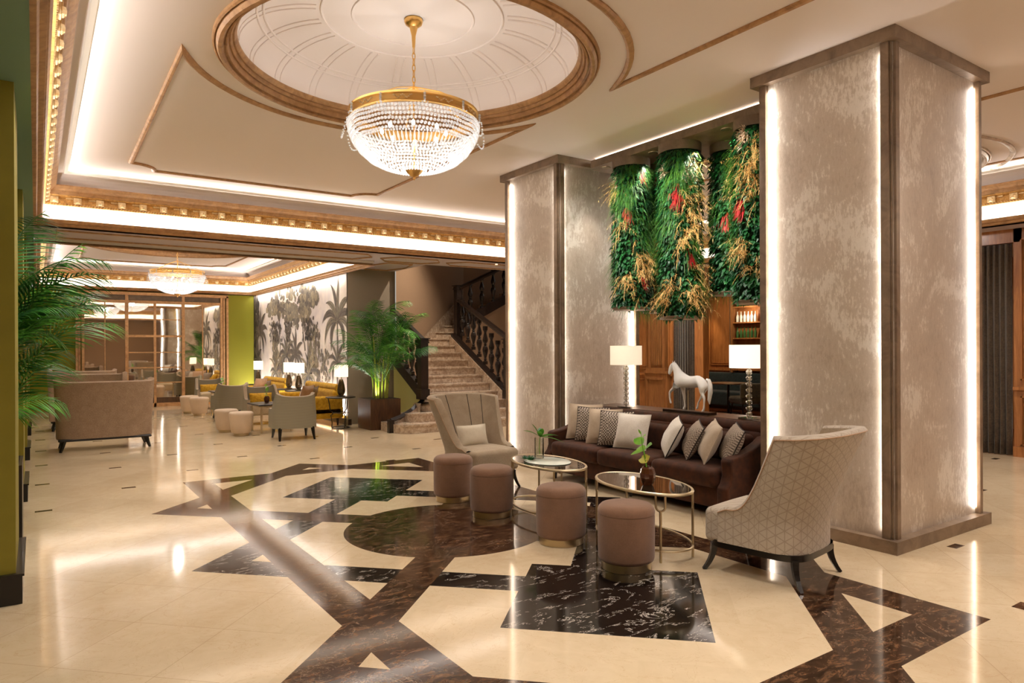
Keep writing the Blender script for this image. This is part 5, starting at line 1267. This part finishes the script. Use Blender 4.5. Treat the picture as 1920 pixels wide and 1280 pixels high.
tub_chair('grey-green armchair with an ochre bolster facing the viewpoint across the nearer square table', (3.88, 14.85, 0), PI)
tub_chair('grey-green armchair standing back to back with the one holding the ochre bolster', (3.60, 16.35, 0), 0.06)
tub_chair('grey-green armchair with a bolster in front of the mirror', (3.75, 19.35, 0), PI)
cushion('ochre bolster cushion in the grey-green armchair by the nearer square table', (3.88, 14.93, 0.52), (math.radians(-12), 0, 0), 0.46, 0.22, 0.12, 'mustard', seed=3, name='bolster')
cushion('ochre bolster cushion in the armchair before the mirror', (3.75, 19.43, 0.52), (math.radians(-12), 0, 0), 0.46, 0.22, 0.12, 'mustard', seed=4, name='bolster')
def mustard_sofa(label, y, loc_x=4.72):
    o = thing('sofa', label, 'sofa', (loc_x, y, 0), 0, 'mustard velvet sofas under the mural')
    L = 1.95
    MB().rbox((0.02, 0, 0.27), (0.78, L, 0.24), 0.05, 5).build('base', M['mustard'], o)
    MB().rbox((-0.06, 0, 0.40), (0.66, L-0.30, 0.14), 0.05, 5, puff=0.02).build('seat_cushion', M['mustard'], o)
    MB().rbox((0.30, 0, 0.55), (0.20, L-0.04, 0.36), 0.08, 6).build('backrest', M['mustard'], o)
    mb = MB(); mb.tube([(0.31, -L/2+0.03, 0.76), (0.31, L/2-0.03, 0.76)], 0.075, 14); mb.build('top_roll', M['mustard'], o, angle=60)
    for s_ in (-1, 1):
        mb = MB(); y0 = s_*(L/2-0.07); mb.rbox((0.02, y0, 0.40), (0.76, 0.14, 0.40), 0.06, 5); mb.build('arm', M['mustard'], o)
        for x in (-0.30, 0.32): mb = MB(); mb.tube([(x, s_*(L/2-0.12), 0.16), (x, s_*(L/2-0.12), 0)], [0.03, 0.016], 4); mb.build('leg', M['black'], o, smooth=False)
    return o
mustard_sofa('mustard velvet sofa nearest the planter palm', 14.42); mustard_sofa('mustard velvet sofa at the mirror end of the mural', 17.85)
for (x, y, z, yaw, w, mt, lb) in ((4.45, 13.75, 0.62, -140, 0.42, 'c_pink', 'blush cushion standing at the near end of the nearer mustard sofa'), (4.62, 13.92, 0.60, -135, 0.38, 'c_hound2', 'dark checked cushion behind the blush cushion on the nearer mustard sofa'),
        (4.72, 14.12, 0.58, -110, 0.36, 'c_beige', 'sand cushion on the nearer mustard sofa'), (4.75, 14.6, 0.58, -95, 0.34, 'mustard', 'small mustard cushion on the nearer mustard sofa'),
        (4.42, 17.15, 0.63, -140, 0.46, 'c_pink', 'blush cushion at the near end of the further mustard sofa'), (4.60, 17.32, 0.60, -135, 0.38, 'c_hound2', 'dark checked cushion on the further mustard sofa'), (4.75, 17.9, 0.58, -95, 0.34, 'mustard', 'small mustard cushion on the further mustard sofa')):
    c = cushion(lb, (x, y, z), (0, 0, 0), w, w, 0.13, mt, None, int(x*100) % 17, 'cushions on the mustard sofas')
    c.rotation_euler = (Matrix.Rotation(math.radians(yaw), 3, 'Z') @ Matrix.Rotation(math.radians(-20), 3, 'X')).to_euler()
def side_table(label, loc):
    o = thing('side_table', label, 'table', loc, 0, 'round dark side tables below the mural')
    MB().lathe([(0.0005, 0.585), (0.27, 0.585), (0.29, 0.592), (0.29, 0.607), (0.28, 0.612), (0.0005, 0.612)], n=40, cap=False).build('tabletop', M['darkwood'], o)
    mb = MB(); mb.tube([(0.16*math.cos(a), 0.16*math.sin(a), 0.30) for a in [2*PI*i/32 for i in range(32)]], 0.008, 6, True); mb.build('middle_ring', M['black'], o)
    mb = MB(); mb.tube([(0.17*math.cos(a), 0.17*math.sin(a), 0.012) for a in [2*PI*i/32 for i in range(32)]], 0.011, 6, True); mb.build('base_ring', M['black'], o)
    for k in range(3):
        a = 2*PI*k/3+0.6; c, s_ = math.cos(a), math.sin(a)
        prof = [(0.24, 0.59), (0.215, 0.47), (0.205, 0.38), (0.19, 0.34), (0.155, 0.325), (0.14, 0.30), (0.155, 0.27), (0.19, 0.25), (0.18, 0.20), (0.165, 0.10), (0.17, 0.01)]
        mb = MB(); mb.tube([(r*c, r*s_, z) for r, z in prof], 0.010, 6); mb.build('leg', M['black'], o)
    return o
def vase_lamp(label, loc):
    o = thing('table_lamp', label, 'lamp', loc, 0, 'smoked-glass vase lamps below the mural')
    MB().box(-0.06, 0.06, -0.06, 0.06, 0, 0.02).build('base', M['black'], o, smooth=False)
    MB().lathe([(0.0005, 0.02), (0.045, 0.022), (0.072, 0.07), (0.080, 0.13), (0.066, 0.22), (0.045, 0.30), (0.034, 0.335), (0.0005, 0.34)], n=12, cap=False).build('body', M['smoke'], o, smooth=False)
    MB().tube([(0, 0, 0.335), (0, 0, 0.52)], 0.007, 8).build('neck', M['champagne'], o)
    MB().box(-0.09, 0.09, -0.145, 0.145, 0.385, 0.386); 
    mb = MB(); a, b = 0.085, 0.145; t = 0.003
    mb.box(-a, a, -b, -b+t, 0.385, 0.615); mb.box(-a, a, b-t, b, 0.385, 0.615); mb.box(-a, -a+t, -b, b, 0.385, 0.615); mb.box(a-t, a, -b, b, 0.385, 0.615); mb.build('shade', M['shade'], o, smooth=False)
    MB().lathe([(0.0, 0.44), (0.025, 0.46), (0.025, 0.49), (0.0, 0.51)], n=12).build('bulb', M['bulb'], o)
    point('lamp_light', (loc[0], loc[1], loc[2]+0.48), 7, WARM, 0.025)
for i, (x, y, a, b) in enumerate(((4.92, 13.08, 'round dark wood side table beside the planter palm', 'rectangular-shaded smoked-glass lamp beside the planter palm'), (4.90, 15.68, 'round side table just past the nearer mustard sofa', 'smoked-glass lamp on the table just past the nearer mustard sofa'),
        (4.92, 16.48, 'round side table just before the further mustard sofa', 'smoked-glass lamp on the table just before the further mustard sofa'), (4.90, 19.15, 'round side table at the mirror end of the mural', 'smoked-glass lamp at the mirror end of the mural'))):
    side_table(a, (x, y, 0)); vase_lamp(b, (x+0.02, y+0.02, 0.613))
# loveseats on the window side
def loveseat(label, loc, rz, W=1.36):
    o = thing('loveseat', label, 'sofa', loc, rz, 'high-backed taupe loveseats')
    def hf(s):
        a = abs(s)
        if a < 0.72: return 1.045+0.05*max(0, (a-0.45)/0.27)**2
        t = min(1, (a-0.72)/0.2); return 1.095-(1.095-0.56)*(3*t*t-2*t**3)
    outer, inner, grid = shell(W/2-0.03, W/2, -0.33, 0.30, hf, 0.03, 0.0, thick=0.09, n=60, m=10, z0=0.19, sp=0.72, rcv=0.30)
    mb = MB(); mb.add(*grid(outer, False)); mb.build('back_cover', M['loveseat'], o, angle=180)
    mb = MB(); mb.add(*grid(inner, True)); mb.build('backrest', M['loveseat'], o, angle=180)
    n = len(outer); vs = []; fs = []
    for i in range(n): a, b = Vector(outer[i][-1]), Vector(inner[i][-1]); vs += [tuple(a), tuple((a+b)/2+Vector((0, 0, 0.018))), tuple(b)]
    for i in range(n-1):
        for k in range(2): fs.append((i*3+k, (i+1)*3+k, (i+1)*3+k+1, i*3+k+1))
    mb = MB(); mb.add(vs, fs); w = len(outer[0])
    for i in (0, n-1): mb.add([p for p in outer[i]]+[p for p in inner[i]], [(k, k+1, w+k+1, w+k) for k in range(w-1)])
    mb.build('top_edge', M['loveseat'], o, angle=180)
    mb = MB(); mb.rbox((0, 0.04, 0.32), (W-0.24, 0.54, 0.25), 0.05, 5); mb.build('seat', M['seatgrey'], o, weld=True, angle=60)
    MB().rbox((0, -0.01, 0.175), (W-0.10, 0.60, 0.04), 0.02, 3).build('base_rail', M['black'], o)
    for sx in (-1, 1):
        for sy in (-1, 1):
            x0, y0 = sx*(W/2-0.13), (0.24 if sy > 0 else -0.27); mb = MB(); mb.tube([(x0, y0, 0.18), (x0+sx*0.02, y0+sy*0.02, 0.09), (x0+sx*0.05, y0+sy*0.05, 0)], [0.034, 0.026, 0.018], 4); mb.build('leg', M['black'], o, smooth=False)
    return o
loveseat('high-backed taupe tweed loveseat seen from behind, nearest of the row', (0.90, 12.72, 0), 0.0)
loveseat('high-backed loveseat whose top shows just above the nearest loveseat', (0.86, 16.0, 0), PI, 1.36)
loveseat('high-backed loveseat furthest along the row, close to the mirror', (0.90, 19.0, 0), 0.0)

# ------------------------------------------------------------ staircase
sc_ = bpy.data.objects.new('staircase', None); COL.objects.link(sc_); sc_.location = (7.1, 11.35, 0)
tag(sc_, 'marble staircase with dark turned balustrades rising behind the beige wing chair', 'staircase')
RZ, TD = 0.162, 0.30; OX, OY = 7.1, 11.35
def stepmesh(k):
    z1 = RZ*k; z0 = max(0.0, z1-RZ); y0 = TD*(k-1); mb = MB(); YB = y0+TD+0.06
    if k <= 4:   # flared lower steps with rounded ends
        e = (4-k); xl = (5.40 if k == 1 else 5.74 if k == 2 else 6.08 if k == 3 else 6.30)-OX; xr = 8.12-OX+0.28*(4-k)
        r = 0.30 if k < 4 else 0.02; pts = []
        for i in range(7):
            a = PI+PI/2*i/6; pts.append((xl+r+r*math.cos(a), y0+r+r*math.sin(a)))
        for i in range(7):
            a = -PI/2+PI/2*i/6; pts.append((xr-r+r*math.cos(a), y0+r+r*math.sin(a)))
        yb = 1.2; pts += [(xr, yb), (xl+0.9 if k < 4 else xl, yb)] if k < 4 else [(xr, yb), (xl, yb)]
        pts = pts if k >= 4 else pts[:14]+[(xr, 1.0), (max(xl, 6.30-OX-0.6*(4-k)*0), 1.0)]
        if k < 4: pts[-1] = (6.30-OX, 1.0); pts.insert(len(pts), (xl, 0.45+0.3*(4-k)*0.5))
    else:
        y = OY+y0; xl = 6.36-OX if y < 13.5 else 6.36-OX+(y-13.5)/0.80; xr = 8.04-OX if k < 11 else 8.22-OX+0.22*(k-11)
        xl2 = 6.36-OX if y+TD < 13.5 else 6.36-OX+(y+TD-13.5)/0.80
        pts = [(xl, y0), (xr, y0), (xr, YB+0.4), (xl2, YB+0.0)] if xl2 < xr else [(xl, y0), (xr, y0), (xr, YB)]
    n = len(pts)
    def ext(off, za, zb):
        P = []
        for (x, y) in pts: P.append((x, y-off if y < y0+0.32 and y <= 0.9*1.0+y0 else y))
        vs = [(x, y, za) for x, y in P]+[(x, y, zb) for x, y in P]; mb.add(vs, [tuple(range(n))[::-1], tuple(range(n, 2*n))]+[(i, (i+1) % n, n+(i+1) % n, n+i) for i in range(n)])
    ext(0.0, z0, z1-0.03); ext(0.025, z1-0.03, z1)
    return mb
for k in range(1, 16): stepmesh(k).build('step', M['stone'], sc_, smooth=False)
def slab_side(name, x, y0, y1, z0f, z1f, t, mat):
    mb = MB(); a, b = y0, y1; vs = []
    for xx in (x-t/2, x+t/2): vs += [(xx, a, z0f(a)), (xx, b, z0f(b)), (xx, b, z1f(b)), (xx, a, z1f(a))]
    mb.add(vs, [(0, 1, 2, 3), (7, 6, 5, 4), (0, 4, 5, 1), (1, 5, 6, 2), (2, 6, 7, 3), (3, 7, 4, 0)]); return mb.build(name, mat, sc_, smooth=False)
SL = RZ/TD
nose = lambda y: RZ+SL*y
# marble stringers and dark curb under the balusters
slab_side('stringer', 8.10-OX, 0.55, 2.95, lambda y: nose(y)-0.35, lambda y: nose(y)+0.10, 0.10, M['stone'])
slab_side('stringer', 8.16-OX, 0.6, 2.95, lambda y: 0.0, lambda y: nose(y)-0.02, 0.08, M['taupe'])
slab_side('curb', 8.13-OX, 0.45, 2.90, lambda y: nose(y)+0.10, lambda y: nose(y)+0.16, 0.14, M['darkwood'])
slab_side('stringer', 6.30-OX, 0.9, 2.2, lambda y: 0.0, lambda y: nose(y)-0.12, 0.06, simple('plaster_with_green_glow', (196, 190, 120), 0.7))  # greenish uplight on this wall is put into its colour
slab_side('curb', 6.29-OX, 0.9, 2.25, lambda y: nose(y)-0.12, lambda y: nose(y)+0.12, 0.12, M['darkwood'])
# sweeping dark curb at the foot
mb = MB(); mb.tube([(6.29-OX, 0.9, 0.52), (5.95-OX, 0.72, 0.36), (5.66-OX, 0.55, 0.27), (5.37-OX, 0.39, 0.22)], 0.045, 4); mb.build('curb', M['darkwood'], sc_, smooth=False)
MB().box(5.32-OX, 5.42-OX, 0.34, 0.44, 0, 0.24).build('curb_post', M['darkwood'], sc_, smooth=False)
mb = MB(); mb.add([(5.55-OX, 0.5, 0.0), (6.3-OX, 0.82, 0.0), (6.3-OX, 0.82, 0.5), (5.55-OX, 0.5, 0.17)], [(0, 1, 2, 3)]); mb.build('skirt', M['stone'], sc_, smooth=False)
def newel(x, y, z, h, w=0.16):
    mb = MB(); a = w/2; mb.box(x-a-0.02, x+a+0.02, y-a-0.02, y+a+0.02, z, z+0.20); mb.box(x-a, x+a, y-a, y+a, z+0.2, z+h-0.10); mb.box(x-a-0.015, x+a+0.015, y-a-0.015, y+a+0.015, z+h-0.10, z+h-0.07)
    mb.box(x-a-0.005, x+a+0.005, y-a-0.005, y+a+0.005, z+h-0.07, z+h-0.02); mb.box(x-a-0.03, x+a+0.03, y-a-0.03, y+a+0.03, z+h-0.02, z+h); mb.build('newel_post', M['darkwood'], sc_, smooth=False)
newel(6.27-OX, 0.85, 0.55, 1.20); newel(8.05-OX, 0.45, 0.50, 1.24, 0.17); newel(8.33-OX, 3.02, 1.30, 1.75, 0.15)
def rail(p, q, r=0.05):
    mb = MB(); p, q = Vector(p), Vector(q); d = (q-p).normalized(); s_ = d.cross(Vector((0, 0, 1))).normalized(); u = s_.cross(d)
    prof = [(-1.2, -0.6), (-1.4, 0.1), (-0.9, 0.8), (0.9, 0.8), (1.4, 0.1), (1.2, -0.6)]; vs = []
    for e in (p, q): vs += [tuple(e+s_*a*r+u*b*r) for a, b in prof]
    n = len(prof); mb.add(vs, [(i, (i+1) % n, n+(i+1) % n, n+i) for i in range(n)]+[tuple(range(n)), tuple(range(n, 2*n))[::-1]]); mb.build('handrail', M['darkwood'], sc_, smooth=False)
RH = 1.02
rail((6.28-OX, 0.85, 1.70), (6.28-OX, 2.35, 1.70+SL*1.5*0.88)); rail((8.10-OX, 0.45, 1.70), (8.32-OX, 2.98, 2.70)); rail((8.33-OX, 3.0, 2.97), (10.9-OX, 3.0, 2.97+2.57*0.46), 0.06)
mb = MB(); a = 8.33-OX; b = 10.9-OX
mb.add([(a, 2.93, 1.98), (b, 2.93, 1.98+2.57*0.5), (b, 2.93, 2.22+2.57*0.5), (a, 2.93, 2.22), (a, 3.05, 1.98), (b, 3.05, 1.98+2.57*0.5), (b, 3.05, 2.22+2.57*0.5), (a, 3.05, 2.22)], [(0, 1, 2, 3), (7, 6, 5, 4), (0, 4, 5, 1), (2, 6, 7, 3), (0, 3, 7, 4), (1, 5, 6, 2)]); mb.build('curb', M['darkwood'], sc_, smooth=False)
mb = MB(); mb.add([(a, 2.97, 0), (b, 2.97, 0), (b, 2.97, 1.98+2.57*0.5), (a, 2.97, 1.98)], [(0, 1, 2, 3)]); mb.build('side_wall', M['taupe'], sc_, smooth=False)
for k in range(7):
    x = a+0.05+k*0.33; mb = MB(); mb.box(x, x+0.34, 3.06, 4.3, 1.6+k*0.165, 1.98+k*0.165+0.05); mb.build('step', M['stone'], sc_, smooth=False)
# skirting climbing the taupe wall
mb = MB(); P0 = Vector((6.75-OX, 13.83-OY, 0)); P1 = Vector((9.2-OX, 15.66-OY, 0)); z0, z1 = 1.35, 2.95; off = Vector((0.012, -0.016, 0))
mb.add([tuple(P0+off+Vector((0, 0, z0-0.6))), tuple(P1+off+Vector((0, 0, z1-0.7))), tuple(P1+off+Vector((0, 0, z1))), tuple(P0+off+Vector((0, 0, z0+0.1)))], [(0, 1, 2, 3)]); mb.build('skirt', M['stone'], sc_, smooth=False)
bal = [(0.045, 0.0), (0.045, 0.07), (0.022, 0.09), (0.03, 0.12), (0.020, 0.15), (0.046, 0.30), (0.052, 0.36), (0.040, 0.42), (0.022, 0.45), (0.034, 0.47), (0.022, 0.50), (0.046, 0.55), (0.050, 0.60), (0.020, 0.76), (0.03, 0.80), (0.045, 0.83), (0.045, 0.92)]
bm_ = MB(); bm_.lathe(bal, n=8); b0 = bm_.build('baluster', M['darkwood'], sc_, smooth=False, angle=20)
spots = [(8.12+0.03*i-OX, 0.72+0.30*i, nose(0.72+0.30*i)+0.15, 0.92) for i in range(8)]+[(6.29-OX, 1.12+0.25*i, nose(1.12+0.25*i)+0.11, 0.92) for i in range(4)]+[(8.66-OX+0.33*i, 3.0, 2.34+0.163*i, 0.88) for i in range(7)]
for i, (x, y, z, s_) in enumerate(spots):
    b_ = b0 if i == 0 else b0.copy()
    if i: COL.objects.link(b_); b_.parent = sc_
    b_.location = (x, y, z); b_.scale = (1.25, 1.25, s_)
spot('stair_fill', (7.4, 12.6, 5.1), (7.2, 13.0, 1), 420, 90, WARM, 0.8); spot('stair_wall_light', (7.0, 13.6, 5.1), (6.6, 13.7, 2.4), 60, 60, WARM, 0.8)  # first of these is an unseen spot added to brighten the steps
spot('stair_fill', (6.2, 11.4, ZS-0.02), (6.3, 11.6, 0), 60, 90, SOFT, 0.8)  # another added spot, for the lowest steps

# ------------------------------------------------------------ bar interior seen between the columns
o = thing('banquette', 'dark teal tufted banquette in the bar room behind the horse figure', 'bench', (14.5, 9.9, 0))
MB().rbox((0, 0, 0.25), (0.7, 5.4, 0.36), 0.05, 6).build('seat', M['teal_velvet'], o)
MB().rbox((0.32, 0, 0.55), (0.16, 5.4, 0.68), 0.06, 6).build('backrest', M['teal_velvet'], o)
mb = MB()
for i in range(26):
    for j in range(2): mb.lathe([(0.0, -0.012), (0.014, 0.0), (0.0, 0.012)], (0.235, -2.6+0.208*i+0.1*j, 0.56+0.14*j), 6)
mb.build('button', M['teal_velvet'], o)
MB().box(-0.3, 0.36, -2.65, 2.65, 0, 0.08).build('plinth', M['black'], o, smooth=False)
for i, (x, y, lb) in enumerate(((13.2, 10.35, 'round dark bar table with a champagne edge in front of the teal banquette'), (13.3, 8.6, 'round dark bar table behind the lamp by the bar shelves'))):
    o = thing('bar_table', lb, 'table', (x, y, 0), 0, 'round tables in the bar room')
    MB().lathe([(0.0005, 0.70), (0.42, 0.70), (0.43, 0.71), (0.43, 0.725), (0.0005, 0.73)], n=36, cap=False).build('tabletop', M['champagne'], o)
    MB().lathe([(0.22, 0.0), (0.22, 0.02), (0.03, 0.04), (0.025, 0.70)], n=20).build('pedestal', M['black'], o)
for i, (x, y, r_, lb) in enumerate(((12.7, 9.5, 1.2, 'dark olive velvet chair near the opening of the bar room'), (12.4, 8.3, 1.6, 'dark olive velvet chair behind the crystal ball lamp'))):
    o = thing('bar_chair', lb, 'chair', (x, y, 0), r_, 'olive chairs in the bar room')
    MB().rbox((0, 0, 0.40), (0.56, 0.52, 0.16), 0.05, 5).build('seat', M['oliveseat'], o)
    MB().rbox((-0.25, 0, 0.60), (0.10, 0.56, 0.34), 0.045, 5).build('backrest', M['oliveseat'], o)
    for sx in (-1, 1):
        for sy in (-1, 1): MB().tube([(sx*0.2, sy*0.2, 0.34), (sx*0.25, sy*0.23, 0)], [0.02, 0.011], 6).build('leg', M['black'], o)
# shelves with bottles
o = thing('shelving_unit', 'tall oak bar shelves holding bottles at the back of the bar room', 'shelves', (14.86, 10.85, 0))
mb = MB(); mb.box(-0.14, 0.10, -0.62, -0.56, 0.9, 2.9); mb.box(-0.14, 0.10, 0.56, 0.62, 0.9, 2.9); mb.box(-0.16, 0.10, -0.66, 0.66, 2.85, 2.95); mb.build('case', M['oak2'], o, smooth=False)
MB().box(0.08, 0.10, -0.56, 0.56, 0.9, 2.85).build('back_panel', M['oak'], o, smooth=False)
for z in (0.95, 1.35, 1.75, 2.15, 2.55): MB().box(-0.12, 0.08, -0.56, 0.56, z, z+0.03).build('shelf', M['oak'], o, smooth=False)
point('shelf_light', (14.6, 10.85, 2.4), 8, WARM, 0.05)
bt = []
bc = [simple('bottle_green_glass', (60, 96, 50), 0.1), simple('bottle_amber_glass', (150, 90, 30), 0.1), simple('bottle_pale_glass', (205, 205, 190), 0.1), simple('bottle_dark_glass', (30, 28, 26), 0.1)]
for v in range(4):
    b = MB().lathe([(0.0005, 0), (0.036, 0.0), (0.038, 0.14), (0.03, 0.17), (0.013, 0.20), (0.012, 0.27), (0.0005, 0.27)], n=10, cap=False).build('bottle', bc[v])
    tag(b, '', 'bottle'); bt.append(b)
k = 0; desc = ['green', 'amber', 'pale', 'black']; lv = {1.78: 'the middle bar shelf', 2.18: 'the bar shelf below the top one', 2.58: 'the top bar shelf'}
nth = ['first', 'second', 'third', 'fourth', 'fifth', 'sixth']
for z in (1.78, 2.18, 2.58):
    for j in range(6):
        v = (k*3+j) % 4; b = bt[v] if not bt[v].get('group') else bt[v].copy()
        if b is not bt[v]: COL.objects.link(b)
        b.location = (14.83, 11.33-j*0.107, z); b['label'] = '%s glass bottle, %s from the dark curtain on %s' % (desc[v], nth[j], lv[z]); b['group'] = 'bottles on %s' % lv[z]; k += 1
for b in bt:
    if not b.get('group'): bpy.data.objects.remove(b)
# curtains at the opening
def curtain(label, y0, y1, x=XW+0.02, z0=0.01, z1=2.99, folds=9, seed=1):
    mb = MB(); n = folds*10; vs = []; rnd = random.Random(seed); ph = [rnd.random()*2 for _ in range(4)]
    zs = [z0+(z1-z0)*j/10 for j in range(11)]
    for i in range(n+1):
        for z in zs:
            t = i/n; amp = 0.045*(1-0.25*(z/z1)); vs.append((x+amp*math.sin(2*PI*folds*t+0.6*math.sin(5*t+ph[0])), y0+(y1-y0)*t+0.012*math.sin(2*PI*folds*2*t+z*0.6), z))
    mb.add(vs, [(i*11+j, (i+1)*11+j, (i+1)*11+j+1, i*11+j+1) for i in range(n) for j in range(10)])
    o = mb.build('curtain', M['curtain'], angle=180); tag(o, label, 'curtain', 'bronze curtains of the bar opening'); sm = o.modifiers.new('thick', 'SOLIDIFY'); sm.thickness = 0.006
    return o
curtain('bronze floor-length curtain gathered beside the oak wall past the near column', 4.03, 4.62, folds=8)
curtain('bronze floor-length curtain hanging beside the carved pilaster behind the horse figure', 9.70, 10.28, seed=2)
curtain('dark bronze curtain beside the bar shelves at the back of the bar room', 11.42, 11.60, x=14.9, folds=3, seed=3)
# soffit downlights
for i, (x, y, z, lb) in enumerate(((7.43, 11.33, ZS, 'small round downlight in the soffit by the stair opening'),)):
    o = thing('downlight', lb, 'light', (x, y, z-0.001))
    MB().lathe([(0.03, -0.004), (0.045, -0.005), (0.045, 0.0)], n=18, cap=False).build('ring', M['champagne'], o); MB().lathe([(0.0, -0.003), (0.03, -0.003)], n=18, cap=False).build('lens', M['lens'], o)

# ------------------------------------------------------------ sub-parts: pieces that belong to a part
SUB = {'rim_ornament': 'rim', 'channel_seam': 'backrest', 'soil': 'planter', 'mane': 'body', 'tail': 'body', 'shelf': 'case', 'button': 'backrest', 'louvre': 'frame', 'finial': 'hanging_rods'}
def stem_(n): return n.split('.')[0]
for r in [o for o in bpy.data.objects if o.parent is None]:
    ch = [k for k in bpy.data.objects if k.parent == r]
    for c in ch:
        want = SUB.get(stem_(c.name))
        if stem_(c.name) == 'piping': want = 'cover' if any(stem_(k.name) == 'cover' for k in ch) else 'back_cover'
        if want:
            h = [k for k in ch if stem_(k.name) == want]
            if h: c.parent = h[0]
